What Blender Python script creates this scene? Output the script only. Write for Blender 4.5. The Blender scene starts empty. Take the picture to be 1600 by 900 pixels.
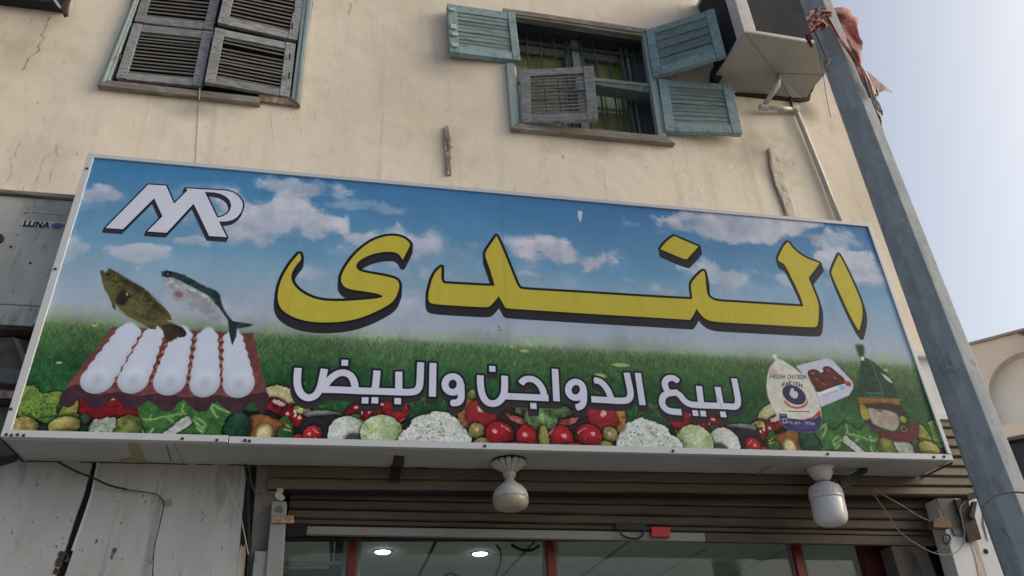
import bpy, bmesh, math, random
import numpy as np
from mathutils import Vector, Matrix, noise as mnoise

random.seed(7)
rng = np.random.default_rng(7)
C = bpy.context.scene.collection
SC = bpy.context.scene

# ------------------------------------------------------------------ camera
F = 1204.667543                                   # focal length in pixels of a 1600 px wide picture
RW = np.array([[0.97869334, 0.06381172, 0.19515996],
               [-0.19981914, 0.51467983, 0.83377274],
               [-0.04724043, -0.85500452, 0.51646453]])   # camera (right, down, forward) -> world
CAM = np.array([1.39502187, -3.3668875, 1.59196142])
cd = bpy.data.cameras.new('camera'); cam = bpy.data.objects.new('camera', cd); C.objects.link(cam)
cd.sensor_width = 36.0; cd.lens = 36.0 * F / 1600.0; cd.clip_start = 0.05; cd.clip_end = 3000
M3 = Matrix(((RW[0][0], -RW[0][1], -RW[0][2]), (RW[1][0], -RW[1][1], -RW[1][2]), (RW[2][0], -RW[2][1], -RW[2][2])))
cam.matrix_world = Matrix.Translation(Vector(CAM)) @ M3.to_4x4()
SC.camera = cam

# ------------------------------------------------------------------ light
w = bpy.data.worlds.new("World"); SC.world = w; w.use_nodes = True
nt = w.node_tree; nt.nodes.clear()
SUN_EL, SUN_AZ = math.radians(26), math.radians(102)     # azimuth from +Y towards +X
sky = nt.nodes.new('ShaderNodeTexSky'); sky.sky_type = 'NISHITA'; sky.sun_disc = False
sky.sun_elevation = SUN_EL; sky.sun_rotation = SUN_AZ
sky.air_density = 1.0; sky.dust_density = 6.6; sky.ozone_density = 0.5; sky.altitude = 0
bgn = nt.nodes.new('ShaderNodeBackground'); bgn.inputs['Strength'].default_value = 0.15
wo = nt.nodes.new('ShaderNodeOutputWorld')
wb = nt.nodes.new('ShaderNodeMix'); wb.data_type = 'RGBA'; wb.blend_type = 'MULTIPLY'; wb.inputs['Factor'].default_value = 1; wb.inputs['B'].default_value = (.955, .995, 1.0, 1)
nt.links.new(sky.outputs[0], wb.inputs['A']); nt.links.new(wb.outputs['Result'], bgn.inputs[0]); nt.links.new(bgn.outputs[0], wo.inputs[0])
sd_ = bpy.data.lights.new('sun', 'SUN'); sun = bpy.data.objects.new('sun', sd_); C.objects.link(sun)
sd_.energy = 0.75; sd_.angle = math.radians(55); sd_.color = (1.0, 0.975, 0.95)
sdir = Vector((math.sin(SUN_AZ) * math.cos(SUN_EL), math.cos(SUN_AZ) * math.cos(SUN_EL), math.sin(SUN_EL)))
sun.rotation_euler = sdir.to_track_quat('Z', 'Y').to_euler()
SC.view_settings.view_transform = 'Standard'; SC.view_settings.look = 'None'
SC.view_settings.exposure = 0.38; SC.view_settings.gamma = 1.0; SC.view_settings.use_curve_mapping = False

# ------------------------------------------------------------------ measuring helpers
def ray(x, y):
    return RW @ np.array([(x - 800) / F, (y - 450) / F, 1.0])
def onY(x, y, Y):
    d = ray(x, y); return CAM + d * (Y - CAM[1]) / d[1]
def onZ(x, y, Z):
    d = ray(x, y); return CAM + d * (Z - CAM[2]) / d[2]
def onP(x, y, P, n):
    d = ray(x, y); P = np.array(P); n = np.array(n); return CAM + d * np.dot(P - CAM, n) / np.dot(d, n)

# ------------------------------------------------------------------ object helpers
def tag(o, label=None, cat=None, group=None, kind=None):
    if label: o['label'] = label
    if cat: o['category'] = cat
    if group: o['group'] = group
    if kind: o['kind'] = kind
    return o
def thing(name, loc, label, cat, group=None):
    o = bpy.data.objects.new(name, None); C.objects.link(o); o.location = Vector(loc); o.empty_display_size = .1
    return tag(o, label, cat, group, 'thing')
def wloc(o):
    v = Vector((0, 0, 0))
    while o is not None: v += o.location; o = o.parent
    return v
def mk(name, verts, faces, mat, parent=None, smooth=False, bevel=0, loc=None, mats=None, fmat=None, uvs=None, recalc=True, keep=False):
    """one mesh object from world-space vertices; the origin sits at its base (or on its parent's origin)"""
    verts = [Vector(v) for v in verts]
    if parent is not None: org = wloc(parent)
    elif loc is not None: org = Vector(loc)
    else:
        n = len(verts); org = Vector((sum(v.x for v in verts) / n, sum(v.y for v in verts) / n, min(v.z for v in verts)))
    me = bpy.data.meshes.new(name)
    me.from_pydata([v - org for v in verts], [], faces)
    for m_ in (mats or [mat]): me.materials.append(m_)
    if fmat:
        for p, i in zip(me.polygons, fmat): p.material_index = i
    if recalc:
        bm = bmesh.new(); bm.from_mesh(me); bmesh.ops.recalc_face_normals(bm, faces=bm.faces); bm.to_mesh(me); bm.free()
    if smooth:
        for p in me.polygons: p.use_smooth = True
    o = bpy.data.objects.new(name, me); C.objects.link(o)
    if parent is not None: o.parent = parent
    else: o.location = org
    if bevel:
        b = o.modifiers.new('bevel', 'BEVEL'); b.width = bevel; b.segments = 2; b.limit_method = 'ANGLE'; b.angle_limit = math.radians(40)
    return o
class MB:
    """collects shapes into one mesh"""
    def __init__(s): s.v = []; s.f = []
    def add(s, verts, faces):
        n = len(s.v); s.v += [tuple(p) for p in verts]; s.f += [[i + n for i in f] for f in faces]; return s
    def hexa(s, p):   # 4 front corners then 4 back corners
        return s.add(p, [(0, 1, 2, 3), (7, 6, 5, 4), (0, 4, 5, 1), (1, 5, 6, 2), (2, 6, 7, 3), (3, 7, 4, 0)])
    def box(s, x0, x1, y0, y1, z0, z1):
        return s.hexa([(x0, y0, z0), (x1, y0, z0), (x1, y0, z1), (x0, y0, z1), (x0, y1, z0), (x1, y1, z0), (x1, y1, z1), (x0, y1, z1)])
    def plate(s, c4, n, t):   # quad swept by n*t
        n = np.array(n, float) * t
        return s.hexa([np.array(c, float) for c in c4] + [np.array(c, float) + n for c in c4])
    def prism(s, pts, n, t):
        k = len(pts); n = np.array(n, float) * t
        a = [np.array(p, float) for p in pts]; b = [p + n for p in a]
        return s.add(a + b, [list(range(k)), list(range(2 * k - 1, k - 1, -1))] + [(i, (i + 1) % k, k + (i + 1) % k, k + i) for i in range(k)])
    def tube(s, pts, r, seg=6):
        pts = [Vector(p) for p in pts]; n = len(pts); ring = []
        rr = r if isinstance(r, (list, tuple)) else [r] * n
        up = Vector((0.31, 0.2, 0.93)).normalized()
        for i, p in enumerate(pts):
            t = (pts[min(i + 1, n - 1)] - pts[max(i - 1, 0)]).normalized()
            a = t.cross(up)
            if a.length < .05: a = t.cross(Vector((1, 0, 0)))
            a.normalize(); b = t.cross(a)
            for k in range(seg):
                q = 2 * math.pi * k / seg; ring.append(p + (a * math.cos(q) + b * math.sin(q)) * rr[i])
        f = [(i * seg + k, i * seg + (k + 1) % seg, (i + 1) * seg + (k + 1) % seg, (i + 1) * seg + k) for i in range(n - 1) for k in range(seg)]
        f += [list(range(seg))[::-1], [(n - 1) * seg + k for k in range(seg)]]
        return s.add(ring, f)
    def lathe(s, prof, c, seg=32, axis=None, flute=None):
        c = Vector(c); ax = Vector(axis or (0, 0, 1)).normalized(); a = ax.orthogonal().normalized(); b = ax.cross(a); v = []
        for (r, z, *fl) in prof:
            for k in range(seg):
                q = 2 * math.pi * k / seg; R_ = r * (1 + (fl[0] * abs(math.cos(q * fl[1] / 2)) if fl else 0))
                v.append(c + ax * z + (a * math.cos(q) + b * math.sin(q)) * R_)
        n = len(prof)
        f = [(i * seg + k, i * seg + (k + 1) % seg, (i + 1) * seg + (k + 1) % seg, (i + 1) * seg + k) for i in range(n - 1) for k in range(seg)]
        f += [list(range(seg))[::-1], [(n - 1) * seg + k for k in range(seg)]]
        return s.add(v, f)
    def build(s, name, mat, parent=None, **kw): return mk(name, s.v, s.f, mat, parent, **kw)
def smooth_path(pts, k=6):
    pts = [Vector(p) for p in pts]; out = []
    P = [pts[0]] + pts + [pts[-1]]
    for i in range(1, len(P) - 2):
        for j in range(k):
            t = j / k; a, b, c, d = P[i - 1], P[i], P[i + 1], P[i + 2]
            out.append(.5 * ((2 * b) + (c - a) * t + (2 * a - 5 * b + 4 * c - d) * t * t + (-a + 3 * b - 3 * c + d) * t ** 3))
    out.append(pts[-1]); return out

# ------------------------------------------------------------------ materials
def lin(c):
    return tuple(((x / 255) / 12.92 if x / 255 <= .04045 else ((x / 255 + .055) / 1.055) ** 2.4) for x in c)
def mat(name, base, layers=(), rough=.7, metal=0.0, bump=0.0, bscale=40.0, bdist=.004, rnd=0.0, spec=.5, rvar=.15, bstretch=(1, 1, 1)):
    """base colour with noise-masked layers: (colour, scale xyz, low, high, opacity[, distortion])"""
    m = bpy.data.materials.new(name); m.use_nodes = True
    N = m.node_tree.nodes; L = m.node_tree.links; bs = N['Principled BSDF']
    geo = N.new('ShaderNodeNewGeometry')
    oi = N.new('ShaderNodeObjectInfo')
    col = N.new('ShaderNodeRGB'); col.outputs[0].default_value = (*base, 1); cur = col.outputs[0]
    off = N.new('ShaderNodeVectorMath'); off.operation = 'MULTIPLY_ADD'
    comb = N.new('ShaderNodeCombineXYZ')
    for k in range(3): L.new(oi.outputs['Random'], comb.inputs[k])
    L.new(comb.outputs[0], off.inputs[0]); off.inputs[1].default_value = (3.1 * (rnd > 0), 0, 5.3 * (rnd > 0)); L.new(geo.outputs['Position'], off.inputs[2])
    for i, ly in enumerate(layers):
        c, sc, lo, hi, op = ly[:5]; dist = ly[5] if len(ly) > 5 else 0
        mp = N.new('ShaderNodeMapping'); mp.inputs['Scale'].default_value = sc; mp.inputs['Location'].default_value = (i * 3.7, i * 1.3, i * 2.9)
        L.new(off.outputs[0], mp.inputs[0])
        no = N.new('ShaderNodeTexNoise'); no.inputs['Scale'].default_value = 1; no.inputs['Detail'].default_value = 7; no.inputs['Roughness'].default_value = .62
        no.inputs['Distortion'].default_value = dist
        L.new(mp.outputs[0], no.inputs['Vector'])
        mr = N.new('ShaderNodeMapRange'); mr.inputs['From Min'].default_value = lo; mr.inputs['From Max'].default_value = hi; mr.inputs['To Max'].default_value = op
        L.new(no.outputs['Fac'], mr.inputs['Value'])
        mx = N.new('ShaderNodeMix'); mx.data_type = 'RGBA'; L.new(mr.outputs[0], mx.inputs['Factor']); L.new(cur, mx.inputs['A']); mx.inputs['B'].default_value = (*c, 1)
        cur = mx.outputs['Result']
    if rnd:
        hs = N.new('ShaderNodeHueSaturation'); mr = N.new('ShaderNodeMapRange'); mr.inputs['To Min'].default_value = 1 - rnd; mr.inputs['To Max'].default_value = 1 + rnd
        L.new(oi.outputs['Random'], mr.inputs['Value']); L.new(mr.outputs[0], hs.inputs['Value']); L.new(cur, hs.inputs['Color']); cur = hs.outputs[0]
    L.new(cur, bs.inputs['Base Color'])
    bs.inputs['Metallic'].default_value = metal; bs.inputs['Specular IOR Level'].default_value = spec
    n2 = N.new('ShaderNodeTexNoise'); n2.inputs['Scale'].default_value = bscale; n2.inputs['Detail'].default_value = 6
    mp = N.new('ShaderNodeMapping'); mp.inputs['Scale'].default_value = bstretch; L.new(geo.outputs['Position'], mp.inputs[0]); L.new(mp.outputs[0], n2.inputs['Vector'])
    rr = N.new('ShaderNodeMapRange'); rr.inputs['To Min'].default_value = max(.02, rough - rvar); rr.inputs['To Max'].default_value = min(1, rough + rvar)
    L.new(n2.outputs['Fac'], rr.inputs['Value']); L.new(rr.outputs[0], bs.inputs['Roughness'])
    if bump:
        b = N.new('ShaderNodeBump'); b.inputs['Strength'].default_value = bump; b.inputs['Distance'].default_value = bdist
        L.new(n2.outputs['Fac'], b.inputs['Height']); L.new(b.outputs[0], bs.inputs['Normal'])
    m['final'] = 1
    return m
def blotch(m, spots):
    """local stains on a material: (centre, radius x, radius z, colour, opacity)"""
    N = m.node_tree.nodes; L = m.node_tree.links; bs = N['Principled BSDF']; cur = bs.inputs['Base Color'].links[0].from_socket
    geo = N.new('ShaderNodeNewGeometry'); no = N.new('ShaderNodeTexNoise'); no.inputs['Scale'].default_value = 7; no.inputs['Detail'].default_value = 8; L.new(geo.outputs['Position'], no.inputs['Vector'])
    for c, rx, rz, col, op in spots:
        mp = N.new('ShaderNodeMapping'); mp.vector_type = 'TEXTURE'; mp.inputs['Location'].default_value = tuple(c); mp.inputs['Scale'].default_value = (rx, .5, rz); L.new(geo.outputs['Position'], mp.inputs[0])
        ln_ = N.new('ShaderNodeVectorMath'); ln_.operation = 'LENGTH'; L.new(mp.outputs[0], ln_.inputs[0])
        ad = N.new('ShaderNodeMath'); ad.operation = 'MULTIPLY_ADD'; L.new(no.outputs['Fac'], ad.inputs[0]); ad.inputs[1].default_value = 1.6; L.new(ln_.outputs['Value'], ad.inputs[2])
        mr = N.new('ShaderNodeMapRange'); mr.inputs['From Min'].default_value = 1.75; mr.inputs['From Max'].default_value = .75; mr.inputs['To Max'].default_value = op; L.new(ad.outputs[0], mr.inputs['Value'])
        mx = N.new('ShaderNodeMix'); mx.data_type = 'RGBA'; L.new(mr.outputs[0], mx.inputs['Factor']); L.new(cur, mx.inputs['A']); mx.inputs['B'].default_value = (*col, 1); cur = mx.outputs['Result']
    L.new(cur, bs.inputs['Base Color'])
def emit(name, col, s):
    m = bpy.data.materials.new(name); m.use_nodes = True; b = m.node_tree.nodes['Principled BSDF']
    b.inputs['Base Color'].default_value = (0, 0, 0, 1); b.inputs['Emission Color'].default_value = (*col, 1); b.inputs['Emission Strength'].default_value = s
    return m
def glass(name, tint=(.9, .95, .93)):
    m = bpy.data.materials.new(name); m.use_nodes = True; N = m.node_tree.nodes; L = m.node_tree.links; N.clear()
    o = N.new('ShaderNodeOutputMaterial'); t = N.new('ShaderNodeBsdfTransparent'); t.inputs[0].default_value = (*tint, 1)
    g = N.new('ShaderNodeBsdfGlossy'); g.inputs['Roughness'].default_value = .03; fr = N.new('ShaderNodeFresnel'); gm = N.new('ShaderNodeNewGeometry'); im = N.new('ShaderNodeMapRange'); im.inputs['To Min'].default_value = 1.5; im.inputs['To Max'].default_value = 1 / 1.5; L.new(gm.outputs['Backfacing'], im.inputs['Value']); L.new(im.outputs[0], fr.inputs[0])
    mx = N.new('ShaderNodeMixShader'); L.new(fr.outputs[0], mx.inputs[0]); L.new(t.outputs[0], mx.inputs[1]); L.new(g.outputs[0], mx.inputs[2]); L.new(mx.outputs[0], o.inputs[0])
    return m
M = {}
M['plaster'] = mat('cream_plaster', (.82, .74, .625), [
    ((.70, .62, .52), (1.1, 1, .9), .42, .62, .7, .6),
    ((.72, .61, .46), (1.6, 1, 1.2), .52, .68, .45, .4),
    ((.55, .49, .43), (4.5, 1, 3.2), .56, .70, .40, 1.2),
    ((.50, .44, .38), (10, 1, .7), .55, .72, .45, .6),
    ((.36, .31, .27), (40, 1, 4.5), .63, .72, .55, 1.0),
    ((.20, .17, .15), (34, 10, 34), .69, .715, .7)], rough=.9, bump=.35, bscale=9, bdist=.01)
M['white_band'] = mat('white_band_plaster', (.66, .67, .70), [((.5, .48, .46), (5, 4, 2), .52, .75, .5), ((.3, .28, .26), (60, 40, 30), .68, .75, .7)], rough=.85, bump=.3, bscale=20)
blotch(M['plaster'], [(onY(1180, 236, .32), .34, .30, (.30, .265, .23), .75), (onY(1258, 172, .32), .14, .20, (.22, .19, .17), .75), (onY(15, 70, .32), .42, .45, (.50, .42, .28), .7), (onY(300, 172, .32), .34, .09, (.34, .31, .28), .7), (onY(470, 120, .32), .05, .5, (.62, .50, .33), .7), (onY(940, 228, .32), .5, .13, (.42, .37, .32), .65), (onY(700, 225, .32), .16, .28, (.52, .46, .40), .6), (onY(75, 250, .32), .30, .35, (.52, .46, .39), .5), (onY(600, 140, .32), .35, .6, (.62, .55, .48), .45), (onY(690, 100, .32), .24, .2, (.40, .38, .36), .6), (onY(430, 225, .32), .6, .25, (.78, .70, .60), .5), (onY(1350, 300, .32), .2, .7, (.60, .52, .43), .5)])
M['railgrey'] = mat('grimy_white_rail', (.24, .25, .265), [((.2, .2, .2), (6, 6, 3), .48, .62, .7, .5), ((.05, .045, .04), (30, 30, 14), .64, .68, .9)], rough=.6)
M['white_wall'] = mat('white_painted_panel', (.42, .435, .455), [((.30, .31, .315), (2.5, 2, .8), .42, .62, .7, .5), ((.17, .17, .165), (14, 8, 2.0), .56, .68, .55, .8), ((.03, .03, .03), (30, 30, 11), .655, .68, .95), ((.30, .27, .22), (3.6, 3, 1.2), .54, .70, .5, 1)], rough=.6, bump=.15, bscale=25)
M['frame_white'] = mat('white_aluminium_trim', (.52, .55, .61), [((.38, .38, .38), (9, 9, 9), .55, .8, .4), ((.28, .22, .16), (30, 30, 30), .70, .78, .5)], rough=.45)
M['soffit'] = mat('grey_white_sheet', (.40, .43, .46), [((.28, .30, .31), (2.5, 4, 4), .42, .75, .6, .4), ((.36, .29, .18), (4, 6, 4), .66, .8, .35, .6)], rough=.55)
M['stain'] = mat('yellow_sealant_stain', (.30, .25, .14), [((.4, .36, .25), (30, 20, 20), .45, .6, .6)], rough=.8)
M['teal'] = mat('weathered_teal_paint', (.225, .335, .375), [
    ((.33, .42, .46), (5, 5, 9), .45, .7, .6), ((.12, .18, .20), (26, 26, 14), .54, .64, .7, .8), ((.09, .085, .08), (34, 34, 26), .62, .67, .85, .5)], rough=.75, bump=.4, bscale=60, rnd=.10)
M['teal_panel'] = mat('faded_teal_boards', (.165, .235, .24), [
    ((.23, .30, .30), (6, 6, 40), .45, .65, .8, .5), ((.08, .11, .115), (6, 6, 60), .50, .62, .75, .8), ((.05, .055, .05), (16, 30, 60), .62, .68, .8)], rough=.8, bump=.5, bscale=40, bstretch=(.3, .3, 3), rnd=.18)
M['greywood'] = mat('weathered_grey_wood', (.28, .295, .325), [
    ((.16, .165, .17), (14, 14, 60), .44, .60, .85, .5), ((.20, .28, .31), (5, 5, 6), .6, .72, .35), ((.36, .37, .40), (18, 18, 40), .56, .66, .6), ((.13, .09, .07), (16, 16, 9), .60, .70, .6), ((.04, .04, .04), (44, 44, 44), .645, .69, .9)], rough=.85, bump=.4, bscale=50, rnd=.15)
M['greyslat'] = mat('weathered_grey_slat', (.20, .195, .19), [((.11, .10, .095), (5, 5, 40), .45, .65, .8, .4), ((.28, .27, .26), (9, 9, 30), .55, .7, .5)], rough=.85, bump=.3, bscale=50, rnd=.2)
M['casing'] = mat('peeling_teal_casing', (.25, .34, .37), [
    ((.34, .42, .44), (5, 5, 4), .45, .65, .7), ((.33, .30, .25), (22, 22, 7), .52, .62, .85, .6), ((.09, .08, .07), (40, 40, 25), .62, .70, .8)], rough=.8, bump=.5, bscale=50)
M['sill'] = mat('bare_sill_wood', (.26, .235, .205), [((.14, .12, .10), (4, 20, 30), .45, .65, .8, .6), ((.30, .36, .37), (6, 10, 14), .55, .66, .6), ((.05, .045, .04), (22, 30, 40), .62, .70, .8)], rough=.85, bump=.5, bscale=50)
M['darkteal'] = mat('inner_sash_teal', (.11, .17, .20), [((.16, .22, .24), (6, 6, 6), .52, .68, .8), ((.03, .04, .045), (20, 20, 10), .52, .7, .7)], rough=.7)
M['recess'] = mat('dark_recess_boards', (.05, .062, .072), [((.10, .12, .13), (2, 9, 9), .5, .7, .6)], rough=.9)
M['curtain'] = mat('olive_curtain', (.46, .43, .18), [((.22, .22, .10), (9, 2, 1.2), .42, .62, .8, .3)], rough=.9)
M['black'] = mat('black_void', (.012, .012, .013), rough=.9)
M['bar'] = mat('dark_window_bar', (.05, .055, .06), [((.10, .07, .05), (30, 30, 30), .55, .65, .7)], rough=.7)
M['galv'] = mat('galvanised_steel', (.35, .385, .425), [
    ((.235, .275, .32), (11, 11, 5), .44, .6, .7, .5), ((.38, .42, .47), (3, 3, 1.5), .5, .75, .5), ((.15, .175, .21), (26, 26, 9), .60, .67, .6, .5), ((.44, .46, .48), (7, 7, 26), .60, .68, .5), ((.30, .22, .17), (16, 16, 5), .665, .72, .5), ((.22, .255, .295), (70, 70, 40), .52, .66, .35)], rough=.8, metal=.0, spec=.3, bump=.12, bscale=60)
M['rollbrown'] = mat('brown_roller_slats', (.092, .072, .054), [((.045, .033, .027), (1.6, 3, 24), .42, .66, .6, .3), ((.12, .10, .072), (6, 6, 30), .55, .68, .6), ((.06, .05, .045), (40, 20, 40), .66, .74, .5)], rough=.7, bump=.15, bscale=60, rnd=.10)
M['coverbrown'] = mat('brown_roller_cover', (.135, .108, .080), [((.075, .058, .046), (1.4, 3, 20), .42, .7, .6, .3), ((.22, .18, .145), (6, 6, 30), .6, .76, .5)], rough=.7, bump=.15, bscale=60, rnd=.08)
M['alu'] = mat('dull_aluminium_rail', (.22, .225, .225), [((.22, .21, .19), (2, 8, 20), .45, .7, .6), ((.3, .2, .1), (20, 20, 20), .68, .74, .4)], rough=.5, metal=.2)
M['red'] = mat('red_lacquer', (.19, .008, .010), [((.12, .01, .01), (9, 9, 6), .5, .75, .5)], rough=.4)
M['tagred'] = mat('red_plastic_tag', (.42, .025, .018), [((.3, .02, .02), (30, 30, 30), .5, .7, .5)], rough=.5)
M['plastic'] = mat('white_lamp_plastic', (.66, .66, .68), [((.5, .5, .5), (20, 20, 20), .5, .8, .4)], rough=.35)
M['diff'] = mat('milky_lamp_diffuser', (.70, .69, .73), rough=.2, rvar=.05)
M['diffold'] = mat('yellowed_lamp_diffuser', (.36, .35, .28), [((.28, .27, .2), (30, 30, 30), .4, .7, .6)], rough=.3)
M['plastold'] = mat('dusty_lamp_plastic', (.48, .48, .47), [((.33, .33, .32), (30, 30, 30), .45, .7, .6)], rough=.45)
M['pvc'] = mat('dirty_pvc_pipe', (.52, .52, .50), [((.36, .34, .30), (8, 8, 5), .45, .7, .7)], rough=.5)
M['cagewhite'] = mat('off_white_angle_iron', (.52, .52, .53), [((.36, .35, .33), (12, 12, 12), .48, .7, .6), ((.17, .11, .07), (40, 40, 40), .66, .72, .7)], rough=.55)
M['cagegrey'] = mat('grey_sheet_tray', (.44, .44, .42), [((.33, .33, .31), (3, 3, 3), .42, .66, .7, .5), ((.42, .40, .36), (2, 2, 2), .6, .8, .5)], rough=.6)
M['mesh'] = mat('dark_grille', (.035, .038, .046), [((.055, .058, .066), (4, 4, 4), .4, .7, .7)], rough=.9, spec=.1)
M['luna'] = mat('aged_grey_metal', (.48, .49, .475), [((.29, .295, .29), (2.2, 2, 1.4), .42, .62, .8, .3), ((.16, .16, .15), (14, 12, 3), .56, .68, .7, .5), ((.08, .07, .06), (30, 30, 12), .665, .70, .8), ((.44, .44, .42), (5, 5, 12), .6, .8, .5)], rough=.55, bump=.06, bscale=20)
M['rust'] = mat('rusty_steel', (.055, .035, .03), [((.025, .02, .02), (12, 12, 12), .45, .62, .8), ((.16, .075, .045), (18, 18, 12), .58, .70, .6)], rough=.9, bump=.4, bscale=60)
M['rustlight'] = mat('rust_streak', (.55, .54, .54), [((.44, .30, .17), (60, 30, 3), .38, .60, .75), ((.26, .12, .05), (70, 40, 6), .58, .68, .7)], rough=.9)
M['lime'] = mat('flaky_limed_wood', (.60, .56, .49), [((.34, .28, .22), (30, 20, 16), .56, .66, .8, .8), ((.42, .38, .33), (50, 50, 30), .5, .65, .5)], rough=.95, bump=.5, bscale=40, bdist=.01)
M['brownwood'] = mat('splintered_brown_wood', (.26, .18, .14), [((.44, .38, .32), (30, 20, 9), .50, .62, .8), ((.06, .045, .04), (30, 30, 20), .58, .66, .8)], rough=.95, bump=.9, bscale=60)
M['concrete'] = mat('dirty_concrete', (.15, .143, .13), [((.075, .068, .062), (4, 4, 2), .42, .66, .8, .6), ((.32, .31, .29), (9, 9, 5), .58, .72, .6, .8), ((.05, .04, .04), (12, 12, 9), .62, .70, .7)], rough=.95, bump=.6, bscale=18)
M['ceiling'] = mat('ceiling_tile', (.72, .75, .72), [((.6, .63, .61), (3, 3, 3), .4, .7, .5)], rough=.8, rnd=.04)
M['wire_black'] = mat('black_cable', (.015, .015, .016), rough=.6)
M['wire_tan'] = mat('tan_twine', (.30, .24, .17), rough=.9)
M['wire_pale'] = mat('pale_string', (.45, .45, .42), rough=.9)
M['wire_grey'] = mat('grey_wire', (.12, .13, .14), rough=.7)
M['cloth'] = mat('tattered_printed_cloth', (.62, .25, .22), [((.74, .55, .55), (12, 12, 10), .52, .60, .9, 1.5), ((.26, .32, .37), (8, 8, 7), .52, .57, .9, 1.2), ((.36, .06, .05), (20, 20, 14), .56, .66, .8, 1), ((.55, .50, .50), (26, 26, 18), .66, .70, .8)], rough=.85, bump=.5, bscale=60)
def translucent(m, f):
    N = m.node_tree.nodes; L = m.node_tree.links; bs = N['Principled BSDF']; t = N.new('ShaderNodeBsdfTranslucent'); mx = N.new('ShaderNodeMixShader'); mx.inputs[0].default_value = f
    L.new(bs.inputs['Base Color'].links[0].from_socket, t.inputs[0]); out = [n for n in N if n.type == 'OUTPUT_MATERIAL'][0]
    L.new(bs.outputs[0], mx.inputs[1]); L.new(t.outputs[0], mx.inputs[2]); L.new(mx.outputs[0], out.inputs[0])
translucent(M['cloth'], .45)
M['palecloth'] = mat('pale_plastic_shred', (.62, .60, .62), [((.42, .50, .56), (12, 12, 9), .5, .58, .8), ((.66, .40, .38), (16, 16, 12), .56, .64, .8)], rough=.7); translucent(M['palecloth'], .5)
M['farwall'] = mat('pale_far_render', (.88, .83, .76), [((.55, .50, .45), (.5, .5, .4), .45, .7, .6), ((.38, .34, .30), (3, 3, .5), .66, .78, .4)], rough=.9)
M['farniche'] = mat('white_far_render', (.86, .86, .87), [((.6, .58, .56), (.6, .6, .8), .5, .75, .5)], rough=.9)
M['darkglass'] = mat('dark_tinted_glass', (.02, .032, .04), rough=.15, rvar=.05)
M['asphalt'] = mat('asphalt', (.055, .055, .057), [((.08, .078, .075), (1, 1, 1), .45, .7, .6)], rough=.9, bump=.5, bscale=80)
M['paving'] = mat('concrete_paving', (.30, .285, .26), [((.2, .19, .17), (1.5, 1.5, 1), .45, .7, .6)], rough=.9, bump=.3, bscale=40)
M['earth'] = mat('sandy_ground', (.30, .25, .19), [((.2, .17, .13), (.3, .3, 1), .4, .7, .6)], rough=.95)
M['sticker'] = mat('sticker_white', (.52, .53, .55), [((.4, .4, .4), (30, 30, 30), .5, .7, .4)], rough=.5)
M['ink'] = mat('ink_navy', (.012, .014, .035), rough=.6)
M['inkblue'] = mat('ink_blue', (.03, .07, .20), rough=.6)
M['inkpale'] = mat('ink_pale_blue', (.18, .25, .38), rough=.6)
M['screw'] = mat('dark_screw', (.03, .03, .032), rough=.6)
M['glass'] = glass('clear_glass')
M['lampglow'] = emit('downlight_glow', (.92, .93, 1.0), 26)
# ------------------------------------------------------------------ printed picture of the sign (drawn here, in the plane of the sign)
PS = 800.0; PW, PH = 3600, 1215; ZT = 4.319
cv = np.zeros((PH, PW, 3), np.float32)                 # colours as seen (sRGB 0..1)
def T(pts):
    out = []
    for x, y in pts:
        p = onY(x, y, 0.0); out.append((p[0] * PS, (ZT - p[2]) * PS))
    return np.array(out)
def crop(ox, oy, s, pts): return [(ox + x / s, oy + y / s) for x, y in pts]
def vnoise(h, w, cells, oct=5, rough=.55, sx=1.0, seed=0):
    r = np.random.default_rng(seed); out = np.zeros((h, w), np.float32); amp = 1; tot = 0; c = cells
    for o in range(oct):
        gy = max(2, int(c) + 2); gx = max(2, int(c * w / h * sx) + 2)
        g = r.random((gy, gx), dtype=np.float32)
        yy = np.linspace(0, gy - 1.001, h); xx = np.linspace(0, gx - 1.001, w)
        y0 = yy.astype(int); x0 = xx.astype(int); fy = (yy - y0)[:, None]; fx = (xx - x0)[None]
        fy = fy * fy * (3 - 2 * fy); fx = fx * fx * (3 - 2 * fx)
        a = g[y0][:, x0]; b = g[y0][:, x0 + 1]; c2 = g[y0 + 1][:, x0]; d = g[y0 + 1][:, x0 + 1]
        out += amp * ((a * (1 - fx) + b * fx) * (1 - fy) + (c2 * (1 - fx) + d * fx) * fy); tot += amp; amp *= rough; c *= 2
    return (out / tot).astype(np.float32)
NB = vnoise(PH, PW, 6, 7, .6, 1, 1); NF = vnoise(PH, PW, 60, 4, .6, 1, 2); NV = vnoise(PH, PW, 8, 5, .6, 6, 3)
def win(pts, pad):
    x0 = int(max(0, pts[:, 0].min() - pad)); x1 = int(min(PW, pts[:, 0].max() + pad)); y0 = int(max(0, pts[:, 1].min() - pad)); y1 = int(min(PH, pts[:, 1].max() + pad))
    return slice(y0, y1), slice(x0, x1)
def grid(w_):
    yy, xx = np.mgrid[w_[0], w_[1]]; return xx.astype(np.float32) + .5, yy.astype(np.float32) + .5
def sdpoly(P, w_):
    X, Y = grid(w_); d = np.full(X.shape, 1e9, np.float32); ins = np.zeros(X.shape, bool); n = len(P)
    for i in range(n):
        ax, ay = P[i]; bx, by = P[(i + 1) % n]; ex, ey = bx - ax, by - ay; L = ex * ex + ey * ey + 1e-9
        t = np.clip(((X - ax) * ex + (Y - ay) * ey) / L, 0, 1)
        d = np.minimum(d, (X - ax - t * ex) ** 2 + (Y - ay - t * ey) ** 2)
        c = ((ay > Y) != (by > Y)) & (X < ex * (Y - ay) / (ey if abs(ey) > 1e-9 else 1e-9) + ax); ins ^= c
    d = np.sqrt(d); return np.where(ins, -d, d)
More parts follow.
